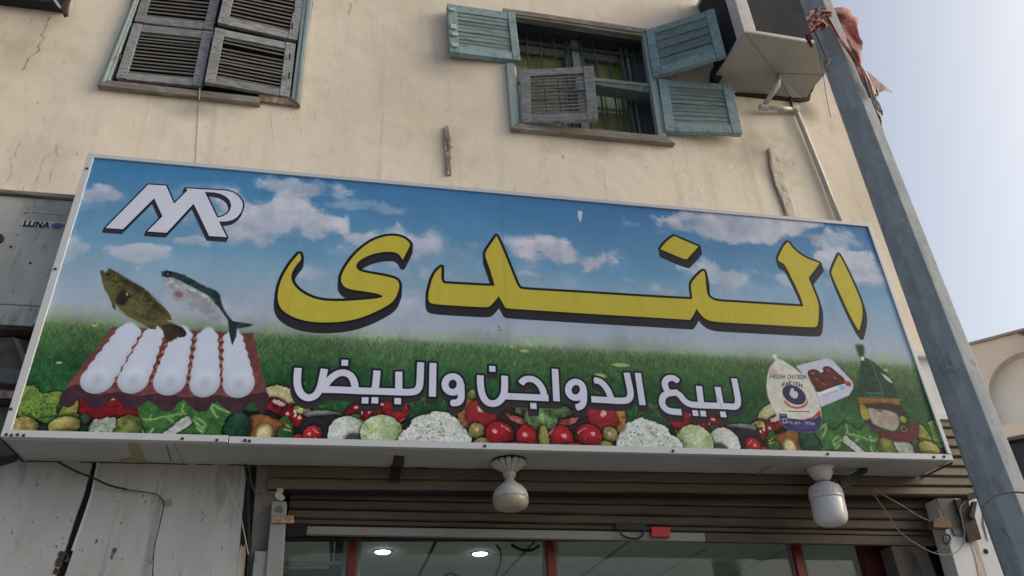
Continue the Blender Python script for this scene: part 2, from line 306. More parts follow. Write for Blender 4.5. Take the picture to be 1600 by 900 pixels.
def blend(w_, a, col):
    a = np.clip(a, 0, 1)[..., None]; cv[w_] = cv[w_] * (1 - a) + np.asarray(col, np.float32) * a
def c8(*c): return np.array(c, np.float32) / 255
def spline(P, k=5):
    P = np.array(P, float); n = len(P); out = []
    for i in range(n):
        a, b, c, d = P[i - 1], P[i], P[(i + 1) % n], P[(i + 2) % n]
        for j in range(k):
            t = j / k; out.append(.5 * ((2 * b) + (c - a) * t + (2 * a - 5 * b + 4 * c - d) * t * t + (-a + 3 * b - 3 * c + d) * t ** 3))
    return np.array(out)
def MIR(P):                                              # the strip of vegetables repeats mirrored about its middle
    xm = T([(852, 690)])[0, 0]; P = np.array(P, float).copy(); P[:, 0] = 2 * xm - P[:, 0]; return P
HALO = [0.0]
def halo(w_, d):
    if HALO[0]: cv[w_] *= (1 - HALO[0] * np.exp(-(np.maximum(d, 0) / 7) ** 2))[..., None]
def poly(pts, col, col2=None, soft=1.0, sp=True, rag=0, nz=0, shade=0, tex=None, op=1.0, raw=None, pad=8):
    """filled shape with optional two-colour noise, ragged edge and rounded shading"""
    P = T(pts) if raw is None else raw
    if sp: P = spline(P)
    w_ = win(P, pad + rag); 
    if w_[0].stop <= w_[0].start or w_[1].stop <= w_[1].start: return
    d = sdpoly(P, w_)
    if rag: d = d + (NF[w_] - .5) * rag * 2.4
    halo(w_, d)
    c = np.zeros(d.shape + (3,), np.float32) + np.asarray(col, np.float32)
    if col2 is not None:
        t = tex[w_] if tex is not None else NF[w_]
        t = np.clip((t - .5) * 3.2 + .5, 0, 1)[..., None]; c = c * (1 - t) + np.asarray(col2, np.float32) * t
    if nz: c = c * (1 + (NF[w_] - .5)[..., None] * nz)
    if shade:
        s = np.clip(-d / (shade), 0, 1); s = np.sqrt(np.clip(s * (2 - s), 0, 1))[..., None]; c = c * (.45 + .55 * s)
    blend(w_, (.5 - d / soft) * op, c)
def ell(cx, cy, rx, ry, col, col2=None, ang=0, lx=-.35, ly=-.4, hi=None, soft=2.0, mirror=False, nz=0, dark=.45, rag=0, op=1.0):
    """a shaded round thing; radii in photo pixels"""
    c0 = T([(cx, cy)])[0]; ex = T([(cx + 1, cy)])[0] - c0; ey = T([(cx, cy + 1)])[0] - c0
    if mirror: c0 = MIR([c0])[0]; lx = -lx; ang = -ang
    rx *= np.hypot(*ex); ry *= np.hypot(*ey); R_ = max(rx, ry) + 8 + rag
    w_ = (slice(int(max(0, c0[1] - R_)), int(min(PH, c0[1] + R_))), slice(int(max(0, c0[0] - R_)), int(min(PW, c0[0] + R_))))
    if w_[0].stop <= w_[0].start or w_[1].stop <= w_[1].start: return
    X, Y = grid(w_); ca, sa = math.cos(ang), math.sin(ang); u = ((X - c0[0]) * ca + (Y - c0[1]) * sa) / rx; v = (-(X - c0[0]) * sa + (Y - c0[1]) * ca) / ry
    r = np.hypot(u, v); d = (r - 1) * min(rx, ry)
    if rag: d = d + (NF[w_] - .5) * rag * 2.4
    if rx > 16: halo(w_, d)
    q = np.clip(1 - ((u - lx) ** 2 + (v - ly) ** 2) / 2.6, 0, 1)[..., None]
    c = np.asarray(col, np.float32) * (dark + (1 - dark) * q * 1.25)
    if col2 is not None:
        t = np.clip((NF[w_] - .5) * 3 + .5, 0, 1)[..., None]; c = c * (1 - t) + np.asarray(col2, np.float32) * t * (dark + (1 - dark) * q * 1.25)
    if nz: c = c * (1 + (NF[w_] - .5)[..., None] * nz)
    blend(w_, (.5 - d / soft) * op, c)
    if hi is not None:
        for (hx, hy, hr) in hi:
            hx = -hx if mirror else hx
            dd = np.hypot((u - hx) * 1.0, (v - hy) * 1.0) / hr; blend(w_, np.clip((1 - dd) * 2.2, 0, 1) * .85, c8(190, 150, 155))
def osm(P, it=3):
    P = [np.array(p, float) for p in P]
    for _ in range(it):
        if len(P) < 3: break
        Q_ = [P[0]]
        for i in range(1, len(P) - 1): Q_ += [P[i] * .75 + P[i - 1] * .25, P[i] * .75 + P[i + 1] * .25]
        P = Q_ + [P[-1]]
    return np.array(P)
def line(pts, wd, col, op=1.0, mirror=False, soft=1.5):
    P = osm(T(pts), 2); P = MIR(P) if mirror else P; w_ = win(P, wd + 4)
    if w_[0].stop <= w_[0].start or w_[1].stop <= w_[1].start: return
    X, Y = grid(w_); d = np.full(X.shape, 1e9, np.float32)
    for i in range(len(P) - 1):
        ax, ay = P[i]; bx, by = P[i + 1]; ex, ey = bx - ax, by - ay; L = ex * ex + ey * ey + 1e-9
        t = np.clip(((X - ax) * ex + (Y - ay) * ey) / L, 0, 1); d = np.minimum(d, np.hypot(X - ax - t * ex, Y - ay - t * ey))
    blend(w_, (.5 - (d - wd / 2) / soft) * op, col)
def blades(n, xr, yr, lr, cols, lean=.6, wid=1):
    x = rng.uniform(*xr, n); y = rng.uniform(*yr, n); L = rng.uniform(*lr, n); dx = rng.normal(0, lean, n); cu = rng.normal(0, .5, n)
    ci = np.asarray(cols, np.float32)[rng.integers(0, len(cols), n)] * rng.uniform(.75, 1.25, (n, 1)).astype(np.float32)
    for k in range(int(lr[1])):
        m = k < L; t = k / L
        px_ = (x + dx * k * .5 + cu * k * t).astype(int); py_ = (y - k).astype(int)
        for q in range(wid):
            ok = m & (px_ + q >= 0) & (px_ + q < PW) & (py_ >= 0) & (py_ < PH); cv[py_[ok], px_[ok] + q] = cv[py_[ok], px_[ok] + q] * .45 + ci[ok] * .55
# --- sky and meadow
X, Y = grid((slice(0, PH), slice(0, PW)))
un = X / PW; vn = Y / PH
top = c8(40, 96, 148)[None, None] * (1 - un[..., None]) + c8(44, 90, 146)[None, None] * un[..., None]
mid = c8(86, 128, 162); low = c8(128, 138, 160)
t1 = np.clip(vn / .40, 0, 1)[..., None]; t2 = np.clip((vn - .34) / .24, 0, 1)[..., None]
cv[:] = (top * (1 - t1) + mid * t1) * (1 - t2) + low * t2
cv[:] *= (1 + (NB - .5) * .10)[..., None]
CW = vnoise(PH, PW, 9, 7, .58, .8, 11); CW2 = vnoise(PH, PW, 14, 6, .55, .9, 12)
clouds = [(300, 330, 200, 40, .25), (700, 420, 240, 50, .25), (1180, 460, 240, 40, .3), (560, 470, 260, 40, .35), (430, 352, 120, 50, 1), (480, 296, 88, 20, .9), (560, 322, 70, 14, .5), (596, 380, 78, 30, .95), (500, 432, 62, 36, .6), (215, 396, 62, 17, .85), (112, 392, 42, 34, .7),
          (300, 378, 30, 11, .7), (424, 426, 36, 12, .6), (165, 304, 40, 17, .85), (190, 452, 70, 30, .4), (350, 362, 50, 12, .4), (905, 408, 104, 30, 1.2), (828, 430, 26, 8, .8), (1105, 430, 62, 22, .85), (1045, 456, 50, 12, .7),
          (1190, 358, 150, 36, 1.05), (1290, 372, 90, 26, .8), (1345, 420, 60, 30, .95), (1232, 440, 30, 16, .7), (1222, 412, 16, 8, .6), (660, 430, 60, 24, .6), (655, 492, 90, 24, .6), (300, 480, 110, 24, .5), (700, 480, 60, 16, .5), (1080, 345, 40, 14, .5), (1380, 445, 60, 14, .5)]
for cx, cy, rx, ry, op in clouds:
    c0 = T([(cx, cy)])[0]; ex = np.hypot(*(T([(cx + 1, cy)])[0] - c0)); ey = np.hypot(*(T([(cx, cy + 1)])[0] - c0)); rx *= ex; ry *= ey * 1.05
    w_ = (slice(int(max(0, c0[1] - ry * 1.9)), int(min(PH, c0[1] + ry * 1.6))), slice(int(max(0, c0[0] - rx * 1.6)), int(min(PW, c0[0] + rx * 1.6))))
    xx, yy = grid(w_); u = (xx - c0[0]) / rx; v = (yy - c0[1]) / ry
    n_ = CW[w_]; n3 = CW2[w_]; vv = np.where(v > 0, v * 1.5, v)
    f = 1 - np.hypot(u, vv) + (n_ - .5) * 2.3 + (n3 - .5) * 1.0
    a = np.clip(f * 1.9, 0, 1); a = a * a * (3 - 2 * a) * op * .9 * np.clip((1.55 - np.hypot(u, v)) * 2.2, 0, 1)
    sh = np.clip(.5 - v * .38 + (n3 - .5) * 1.4, 0, 1)[..., None]
    blend(w_, a, c8(112, 124, 148) * (1 - sh) + c8(166, 166, 184) * sh)
hz = T([(20, 480), (200, 492), (400, 505), (650, 521), (900, 532), (1200, 548), (1440, 562)]); order = np.argsort(hz[:, 0])
H0 = np.interp(np.arange(PW), hz[order, 0], hz[order, 1]).astype(np.float32)[None] + (NB[600:601] - .5) * 60
g = np.clip((Y - H0 + 34) / 120 + (NF - .5) * .7, 0, 1)[..., None]
deep = np.clip((Y - H0) / 200, 0, 1)[..., None]
gr = c8(98, 118, 70) * (1 - deep) + c8(26, 68, 40) * deep
gr = gr * (1 + (NF - .5) * .7)[..., None] * (1 + (NB - .5) * .9)[..., None]
cv[:] = cv * (1 - g) + gr * g
hb = float(H0.mean())
blades(24000, (0, PW), (hb + 44, hb + 150), (8, 24), [c8(78, 104, 52), c8(52, 84, 44), c8(104, 118, 72), c8(38, 70, 40)])
blades(46000, (0, PW), (hb + 60, PH), (10, 36), [c8(32, 78, 42), c8(22, 58, 36), c8(50, 94, 50), c8(26, 66, 44), c8(16, 44, 28)])
blades(1500, (0, PW), (hb + 60, PH - 250), (12, 40), [c8(84, 116, 78), c8(70, 100, 60)], 1.4)
for i in range(200):
    X0 = rng.uniform(30, PW - 30); Y0 = rng.uniform(hb + 20, hb + 330); r_ = rng.uniform(1.2, 3) * (1 + (Y0 - hb) / 400)
    w_ = (slice(int(Y0 - r_ - 2), int(Y0 + r_ + 2)), slice(int(X0 - r_ * 2.4 - 2), int(X0 + r_ * 2.4 + 2))); gx, gy = grid(w_)
    blend(w_, (1.2 - np.hypot((gx - X0) / 2.2, gy - Y0) / r_) * .5, c8(116, 128, 60) if i % 3 else c8(112, 126, 104))
for (x, y, a, b) in [(92, 566, 5, 2), (148, 508, 5, 2), (971, 570, 14, 3), (938, 587, 10, 4), (820, 548, 7, 2.5), (800, 541, 5, 2), (1383, 563, 4, 2), (1385, 578, 4, 2)]:
    ell(x, y, a, b, c8(130, 140, 90), soft=3, dark=.8)
# --- strip of vegetables, drawn once and once mirrored
base = T([(2, 640), (2, 690), (860, 712), (860, 668), (600, 660), (300, 645)])
HALO[0] = .5
for mir in (False, True):
    q = MIR if mir else (lambda P: np.array(P, float))
    def pl(pts, *a, **k):
        P = q(T(pts)); k['raw'] = P; poly(None, *a, **k)
    def el(*a, **k): ell(*a, mirror=mir, **k)
    def ln(*a, **k): line(*a, mirror=mir, **k)
    pl([(-4, 655), (200, 640), (420, 640), (560, 655), (700, 655), (862, 668), (862, 730), (-4, 705)], c8(26, 28, 30), c8(20, 40, 28), sp=False, soft=14)
    # onion and red peppers by the tray
    el(440, 622, 32, 18, c8(150, 146, 118), c8(136, 128, 84), ang=.45, dark=.7)
    for k in range(7): ln([(418 + k * 3, 612 - k), (444 + k * 3, 628)], 1.5, c8(160, 156, 130), .5)
    pl([(416, 624), (430, 620), (445, 628), (452, 640), (440, 650), (425, 642), (414, 638)], c8(132, 26, 36), c8(96, 14, 22), shade=16)
    el(436, 629, 12, 4, c8(168, 130, 136), ang=.35, dark=.8)
    pl([(440, 640), (455, 630), (478, 634), (488, 645), (489, 658), (480, 668), (462, 668), (450, 660), (438, 650)], c8(128, 20, 26), c8(90, 12, 18), shade=20)
    el(471, 640, 14, 6, c8(92, 108, 52), c8(150, 150, 110), ang=.3, nz=.6)
    for (a, b) in [(461, 648), (468, 652), (478, 655), (482, 641), (485, 648), (449, 646), (460, 642)]: el(a, b, 2.6, 3.2, c8(170, 150, 140), dark=.8)
    el(512, 650, 36, 9, c8(84, 88, 90), c8(98, 100, 102), ang=.08, dark=.5)
    pl([(470, 665), (486, 650), (545, 652), (548, 694), (470, 692)], c8(26, 27, 33), c8(34, 36, 42), shade=10)
    # big red peppers
    pl([(537, 645), (552, 630), (572, 624), (598, 628), (606, 640), (600, 655), (584, 668), (564, 671), (548, 663)], c8(118, 18, 28), c8(92, 12, 20), shade=26)
    pl([(593, 628), (608, 624), (635, 628), (640, 640), (632, 655), (620, 662), (608, 655), (600, 645)], c8(138, 20, 32), c8(110, 14, 22), shade=20)
    for (a, b, r1, r2) in [(557, 636, 4, 2), (566, 644, 2, 4), (577, 641, 2, 5), (597, 631, 3, 2)]: el(a, b, r1, r2, c8(176, 128, 130), dark=.9)
    el(556, 651, 9, 5, c8(38, 86, 44), nz=.8, rag=3); ln([(526, 654), (550, 651)], 5, c8(84, 104, 60))
    # white bulb, cut avocado
    el(541, 676, 29, 27, c8(160, 164, 166), c8(146, 152, 148), ang=-.5, dark=.75); el(553, 689, 15, 12, c8(46, 58, 40), dark=.7)
    # pale cabbage
    el(596, 676, 33, 29, c8(154, 160, 150), c8(124, 144, 98), dark=.6)
    for k in range(26):
        a = rng.uniform(0, 1); s = -1 if k % 2 else 1; x0 = 596 + s * (10 + 12 * a); y0 = 700 - 36 * a
        ln([(x0, y0), (x0 + s * 6, y0 - 5), (x0 + s * 14, y0 - 12)], 2.2, c8(74, 104, 44) if k % 3 else c8(148, 158, 110), .75)
    # herbs behind the cauliflower
    for k in range(80):
        a = rng.uniform(632, 735); b = 640 - 14 * math.sin((a - 632) / 103 * math.pi) + rng.uniform(-12, 14)
        ln([(a, b), (a + rng.uniform(-7, 7), b - rng.uniform(2, 8)), (a + rng.uniform(-10, 10), b - rng.uniform(2, 10))], 2.6, [c8(62, 88, 44), c8(84, 104, 60), c8(28, 52, 32), c8(46, 74, 40)][k % 4], .85)
    pl([(629, 694), (627, 674), (640, 668), (645, 655), (660, 648), (672, 645), (692, 642), (706, 650), (720, 657), (728, 668), (731, 694)], c8(168, 172, 172), c8(150, 156, 156), rag=7, soft=2)
    for k in range(110):
        a = rng.uniform(634, 728); b = rng.uniform(655, 692)
        if b > 650 + abs(a - 682) * .35: el(a, b, rng.uniform(.5, 1.5), rng.uniform(.5, 1.1), c8(88, 86, 56) if k % 3 else c8(110, 118, 110), dark=.9, soft=1.2)
    # apples, tomatoes, olives
    el(738, 640, 24, 30, c8(140, 104, 52), c8(120, 60, 40), dark=.6); el(740, 616, 10, 8, c8(132, 122, 46), c8(70, 92, 40), rag=4)
    el(765, 648, 36, 27, c8(130, 30, 38), c8(112, 22, 30), dark=.5); el(751, 639, 6, 4, c8(172, 140, 132), ang=.8, dark=.9)
    el(745, 672, 13, 12, c8(122, 116, 66), c8(100, 94, 52), hi=[(0, -.1, .3)], dark=.5); el(757, 690, 15, 7, c8(108, 100, 56), dark=.6)
    el(818, 658, 40, 30, c8(40, 30, 34), dark=.6, soft=10, op=.8)
    pl([(787, 641), (800, 648), (815, 652), (832, 664), (838, 676), (828, 672), (812, 662), (797, 655)], c8(150, 84, 78), c8(118, 36, 38), shade=6)
    for k in range(6): ln([(790 + k * 7, 645 + k * 4), (800 + k * 7, 641 + k * 5)], 1.5, c8(40, 24, 26), .8)
    ln([(818, 652), (832, 660), (842, 668)], 1.6, c8(176, 160, 150), .8)
    el(781, 676, 22, 18, c8(140, 22, 34), c8(124, 16, 28), dark=.42, hi=[(-.35, -.15, .22)]); ln([(784, 664), (792, 668), (797, 673)], 4, c8(176, 132, 134), .9)
    el(829, 681, 22, 19, c8(140, 24, 36), c8(122, 18, 28), dark=.42, hi=[(-.4, -.1, .24)]); ln([(836, 668), (844, 678)], 7, c8(170, 120, 122), .7)
    ln([(847, 700), (850, 688), (846, 674)], 2.5, c8(186, 160, 130), .7)
    el(806, 694, 18, 4, c8(130, 22, 30), dark=.7)
    el(853, 652, 26, 20, c8(70, 102, 62), c8(98, 126, 82), rag=10, nz=.5, dark=.5); el(853, 684, 8, 20, c8(112, 110, 56), dark=.6)
    el(822, 640, 18, 10, c8(46, 66, 40), c8(76, 98, 56), rag=8, dark=.6)
    # small tomatoes in front of the pepper
    el(466, 686, 12, 8, c8(122, 26, 36), dark=.6); el(488, 677, 15, 13, c8(138, 22, 32), dark=.45, hi=[(-.3, 0, .2), (.4, .6, .16)]); ln([(489, 669), (496, 676)], 3, c8(180, 130, 132))
    # onion with green
    el(443, 674, 16, 22, c8(48, 82, 42), c8(30, 62, 36), rag=6, dark=.6); ln([(436, 656), (446, 662), (453, 668)], 5, c8(140, 122, 52)); ln([(444, 669), (455, 673)], 3, c8(150, 156, 120))
    pl([(383, 660), (392, 649), (410, 646), (428, 653), (442, 662), (434, 668), (428, 682), (418, 694), (390, 694), (383, 680)], c8(132, 84, 40), c8(112, 62, 34), shade=14, tex=NV)
    el(413, 677, 13, 15, c8(168, 156, 116), dark=.7, soft=16)
    for k in range(9): ln([(405 + k * 2.6, 664), (402 + k * 3, 690)], 1.1, c8(112, 76, 40), .55)
    # cucumber end, cabbage leaf with a white rib
    el(371, 668, 22, 24, c8(20, 50, 42), c8(26, 62, 46), dark=.45, nz=.4); el(395, 634, 16, 8, c8(34, 84, 46), c8(28, 66, 36), dark=.6)
    pl([(214, 640), (226, 623), (240, 622), (250, 632), (262, 638), (285, 624), (298, 630), (312, 640), (330, 632), (341, 626), (352, 636), (362, 644), (352, 655), (346, 672), (338, 684), (240, 684), (224, 668), (214, 654)], c8(52, 96, 44), c8(36, 76, 40), rag=4, shade=8)
    for s_ in ([(213, 652), (235, 656), (255, 650), (282, 646)], [(228, 684), (220, 670), (215, 650), (216, 636), (226, 625)], [(286, 630), (284, 642), (292, 650)], [(296, 652), (306, 660), (318, 670)], [(318, 668), (322, 660), (306, 652)], [(330, 630), (345, 640), (360, 643)], [(235, 655), (236, 648)], [(262, 652), (270, 658)], [(308, 668), (316, 674)], [(340, 652), (334, 646), (330, 634)], [(234, 676), (238, 668)]):
        ln(s_, 12, c8(84, 120, 66), .55, soft=9); ln(s_, 5, c8(128, 150, 102), .75, soft=3)
    for k in range(60):
        a = rng.uniform(222, 350); b = rng.uniform(640, 682); ln([(a, b), (a + rng.uniform(-8, 8), b + rng.uniform(-6, 6))], 2.2, [c8(78, 118, 62), c8(26, 58, 34), c8(104, 134, 80)][k % 3], .55)
    pl([(242, 686), (262, 686), (299, 661), (296, 650), (288, 650)], c8(142, 148, 160), c8(126, 130, 120), sp=False, soft=2)
    el(307, 683, 26, 4, c8(128, 40, 34), dark=.8); ln([(334, 683), (342, 681)], 3, c8(160, 160, 156))
    # artichoke, curd, reds, potatoes, lettuce at the end
    pl([(120, 622), (127, 621), (141, 636), (160, 634), (173, 622), (182, 620), (196, 637), (216, 640), (214, 654), (140, 660), (122, 650)], c8(112, 18, 26), c8(92, 14, 22), shade=5, sp=False); el(173, 623, 5, 2, c8(180, 140, 140), dark=.9)
    el(198, 668, 23, 20, c8(68, 82, 40), c8(88, 100, 46), nz=.5, dark=.55)
    pl([(122, 685), (136, 675), (142, 658), (160, 653), (176, 650), (182, 654), (176, 672), (170, 682)], c8(134, 142, 134), c8(112, 122, 108), rag=6)
    for k in range(30): el(rng.uniform(138, 176), rng.uniform(658, 680), 1.4, .8, c8(80, 90, 74), dark=.9, soft=1.2)
    el(131, 655, 10, 8, c8(36, 64, 44), rag=5, dark=.6)
    pl([(28, 640), (34, 608), (45, 601), (57, 604), (62, 612), (70, 613), (82, 609), (95, 612), (92, 622), (88, 640), (92, 652), (60, 656), (30, 652)], c8(66, 98, 44), c8(104, 124, 46), rag=8)
    for k in range(70):
        a = rng.uniform(30, 92); b = rng.uniform(612, 652); ln([(a, b), (a + rng.uniform(-6, 6), b + rng.uniform(-5, 5)), (a + rng.uniform(-9, 9), b + rng.uniform(-6, 6))], 2.8, [c8(34, 66, 38), c8(118, 138, 58), c8(52, 86, 48), c8(26, 52, 34)][k % 4], .7)
    pl([(90, 650), (98, 634), (108, 621), (117, 620), (121, 632), (118, 646), (104, 652)], c8(134, 128, 46), c8(84, 104, 42), rag=3)
    pl([(60, 655), (92, 650), (120, 646), (118, 654), (96, 656), (80, 662)], c8(70, 102, 46), c8(46, 78, 38), rag=4)
    el(36, 665, 24, 14, c8(132, 126, 78), c8(104, 88, 46), ang=.15, dark=.5); el(100, 665, 25, 15, c8(136, 132, 76), c8(116, 108, 54), ang=-.1, dark=.5); el(102, 676, 18, 5, c8(98, 72, 44), dark=.8, op=.7, soft=6)
HALO[0] = 0.0
# soft, uneven outlines and tone for the whole strip
y0_ = 930; sub = cv[y0_:].copy(); hh = PH - y0_
wx = (vnoise(hh, PW, 16, 3, .6, 1, 21) - .5) * 6 + (vnoise(hh, PW, 60, 2, .6, 1, 22) - .5) * 6; wy = (vnoise(hh, PW, 16, 3, .6, 1, 23) - .5) * 6 + (vnoise(hh, PW, 60, 2, .6, 1, 24) - .5) * 6
fade = np.clip(np.arange(hh)[:, None] / 40, 0, 1); YY, XX = np.mgrid[0:hh, 0:PW]
ix = np.clip(XX + wx * fade, 0, PW - 1).astype(int); iy = np.clip(YY + wy * fade, 0, hh - 1).astype(int); sub = sub[iy, ix]
sub *= (1 + (vnoise(hh, PW, 40, 4, .75, 1, 25) - .5) * .45 * fade)[..., None]
# deep gaps between the pieces: darken where brightness falls off steeply
cv[y0_:] = sub
# --- tray of eggs
poly([(175, 510), (160, 532), (150, 545), (130, 565), (128, 572), (112, 592), (103, 606), (94, 624), (120, 618), (180, 618), (240, 622), (290, 620), (340, 623), (396, 624), (416, 626), (417, 612), (412, 590), (405, 560), (400, 535), (394, 519), (384, 520)], c8(84, 44, 50), c8(104, 58, 56), sp=False, tex=NF)
SCA = []
_pk = [(92, 630), (127, 621), (182, 621), (234, 626), (286, 623), (338, 626), (396, 628)]; _tr = [(103, 636), (148, 637), (204, 639), (260, 642), (314, 643), (368, 645), (411, 646)]
for k in range(7):
    SCA += [_pk[k], (_tr[k][0] * .72 + _pk[k][0] * .28, _tr[k][1] - 1.5), _tr[k]]
    if k < 6: SCA += [(_tr[k][0] * .62 + _pk[k + 1][0] * .38, _tr[k][1] - 1.5), (_tr[k][0] * .22 + _pk[k + 1][0] * .78, _pk[k + 1][1] + 2)]
poly([(98, 612), (120, 600), (150, 616), (185, 612), (215, 618), (250, 614), (290, 620), (330, 616), (370, 620), (415, 612), (419, 630)] + SCA[::-1], c8(50, 30, 42), c8(60, 36, 46), soft=3)
cols = [((200, 519), (152, 592), 20, 27, 22), ((240, 522), (208, 592), 17, 25, 22), ((284, 524), (265, 594), 17, 26, 23), ((324, 526), (320, 597), 17, 24, 23), ((364, 528), (373, 598), 16, 25, 23)]
for i in range(4):
    (a0, b0), (a1, b1) = cols[i][0], cols[i][1]; (c0_, d0_), (c1_, d1_) = cols[i + 1][0], cols[i + 1][1]
    for k in range(7):
        t = k / 6; x = (a0 + c0_) / 2 * (1 - t) + (a1 + c1_) / 2 * t + 1; y = (b0 + 4) * (1 - t) + (b1 + 2) * t
        ell(x, y, 6, 5, c8(58, 28, 26), dark=.8); poly([(x - 5, y + 2), (x, y - 4), (x + 5, y + 2), (x, y + 4)], c8(136, 76, 64), sp=False, op=.9)
for (p0, p1, r0, r1, ry1) in cols:
    for k in range(6):
        t = (k / 5) ** 1.1; x = p0[0] * (1 - t) + p1[0] * t; y = p0[1] * (1 - t) + p1[1] * t; r_ = r0 * (1 - t) + r1 * t
        ell(x, y, r_ * (1.03 if k < 5 else 1), (r0 * .58) * (1 - t) + ry1 * t, c8(152, 160, 184), lx=0, ly=-.5, dark=.78 if k == 5 else .90, soft=2.5)
        if k < 5: ell(x, y, r_ * .72, 16, c8(154, 162, 186), lx=0, ly=0, dark=1, soft=8, op=.95)
    ell(p1[0], p1[1] + 2, 9, 9, c8(134, 140, 150), dark=1, soft=22, op=.6)
# --- fish
def C1(p): return crop(0, 400, 4, p)
poly(C1([(625, 90), (640, 82), (655, 100), (680, 75), (720, 95), (780, 130), (850, 170), (900, 200), (940, 240), (990, 290), (1030, 320), (1065, 365), (1075, 398), (1045, 402), (1095, 425), (1140, 445), (1165, 475), (1155, 500), (1120, 512), (1100, 495), (1105, 525), (1080, 500), (1070, 540), (1050, 510), (1045, 538), (1025, 500), (1015, 450), (980, 430), (975, 455), (940, 455), (905, 430), (860, 405), (800, 375), (750, 330), (722, 290), (718, 335), (700, 315), (690, 270), (655, 210), (635, 150)]), c8(58, 56, 34), c8(84, 82, 44), sp=False, rag=2, soft=2)
poly(C1([(645, 150), (690, 180), (740, 260), (800, 340), (900, 400), (980, 420), (900, 425), (800, 372), (740, 325), (700, 270), (660, 205)]), c8(96, 94, 52), c8(70, 68, 38), soft=18, op=.8)
poly(C1([(680, 80), (780, 135), (900, 205), (1000, 300), (1060, 380), (1000, 350), (880, 250), (760, 160)]), c8(34, 34, 26), c8(50, 48, 30), soft=16, op=.8)
for k in range(60):
    a = rng.uniform(700, 1020); b = a * .62 - 270 + rng.uniform(-70, 60); line(C1([(a, b), (a + 6, b + 14)]), 2, c8(46, 46, 30), .5)
poly(C1([(1020, 430), (1090, 428), (1150, 455), (1160, 495), (1110, 505), (1070, 530), (1045, 530), (1025, 490)]), c8(32, 26, 26), c8(46, 36, 32), soft=6, op=.85)
for k in range(260):
    a = rng.uniform(690, 1010); b = a * .66 - 290 + rng.uniform(-95, 80); ell(a / 4, 400 + b / 4, 1.6, .8, c8(44, 44, 28) if k % 2 else c8(104, 102, 62), ang=.6, dark=1, soft=2, op=.4)
for k in range(8): line(C1([(1025 + k * 3, 440), (1050 + k * 14, 530 - k * 7)]), 1.5, c8(74, 62, 50), .6)
ell(191, 465, 11, 11, c8(34, 34, 30), dark=.8, rag=7, soft=8, op=.9); ell(198, 459, 1.2, 3, c8(140, 140, 150), ang=-.5, dark=1); ell(168, 428, 2.5, 2.5, c8(20, 20, 16), dark=1)
poly(C1([(1010, 95), (1040, 88), (1090, 95), (1150, 115), (1220, 150), (1290, 190), (1350, 215), (1372, 240), (1378, 280), (1405, 340), (1440, 395), (1465, 412), (1585, 425), (1560, 438), (1480, 452), (1478, 500), (1468, 500), (1462, 535), (1450, 558), (1438, 510), (1425, 440), (1380, 420), (1300, 400), (1220, 365), (1150, 325), (1080, 260), (1030, 190), (1008, 130)]), c8(132, 136, 152), c8(112, 118, 134), sp=False, soft=2)
poly(C1([(1060, 180), (1200, 200), (1330, 310), (1420, 420), (1300, 360), (1180, 280)]), c8(126, 120, 130), c8(110, 108, 122), soft=24, op=.5)
poly(C1([(1008, 95), (1040, 88), (1150, 115), (1290, 190), (1350, 215), (1372, 240), (1378, 280), (1405, 340), (1450, 405), (1435, 410), (1370, 320), (1290, 240), (1200, 190), (1120, 150), (1060, 130), (1012, 125)]), c8(22, 40, 44), c8(34, 54, 56), soft=6, sp=False, rag=3)
poly(C1([(1425, 400), (1585, 425), (1560, 438), (1480, 452), (1476, 500), (1450, 555), (1430, 470)]), c8(24, 34, 42), c8(38, 52, 62), soft=4, sp=False)
ell(262, 428, 5, 5, c8(16, 18, 20), dark=1); ell(262, 428, 2.2, 2.2, c8(70, 74, 74), dark=1)
for (a, b, r1, r2) in [(269, 439, 4, 5), (276, 447, 5, 2), (300, 452, 12, 3), (320, 462, 14, 3)]: ell(a, b, r1, r2, c8(156, 160, 170), ang=.5, dark=.9, soft=8, op=.6, rag=5)
ell(279, 459, 7, 4, c8(110, 78, 84), ang=.5, dark=.9, soft=6)
for k in range(50):
    a = rng.uniform(1040, 1330); b = 120 + (a - 1040) * .55 + rng.uniform(-25, 40); line(C1([(a, b), (a + 10, b + 6)]), 1.6, c8(40, 62, 64) if k % 2 else c8(160, 164, 172), .5)
# --- lettering
def stroke_sd(strokes, w_):
    X, Y = grid(w_); d = np.full(X.shape, 1e9, np.float32)
    for P, wd, caps in strokes:
        n = len(P)
        for i in range(n - 1):
            ax, ay = P[i]; bx, by = P[i + 1]; L = math.hypot(bx - ax, by - ay) + 1e-6; ex, ey = (bx - ax) / L, (by - ay) / L
            u = (X - ax) * ex + (Y - ay) * ey; v = np.abs((X - ax) * -ey + (Y - ay) * ex)
            du = np.maximum(-u, u - L); dv = v - wd
            d = np.minimum(d, np.where((du > 0) & (dv > 0), np.hypot(du, dv), np.maximum(du, dv)))
            if 0 < i or caps: d = np.minimum(d, np.hypot(X - ax, Y - ay) - wd)
    return d
def letters(sd, w_, fill, ow, shift, ink, shink):
    dx, dy = shift
    S = np.zeros(sd.shape, np.float32); a = np.clip(.5 - (sd - ow), 0, 1)
    for t in range(0, int(dy) + 1, 2):
        sx = int(round(dx * t / max(dy, 1))); S = np.maximum(S, np.roll(np.roll(a, t, 0), sx, 1))
    blend(w_, S, shink); blend(w_, a, ink); blend(w_, .5 - sd, fill)
YEL = c8(156, 143, 42); INK = c8(24, 24, 28); SHI = c8(34, 33, 42); WHT = c8(160, 163, 186)
A4 = lambda p: crop(400, 330, 4, p); C4 = lambda p: crop(700, 330, 4, p); D4 = lambda p: crop(1050, 330, 4, p)
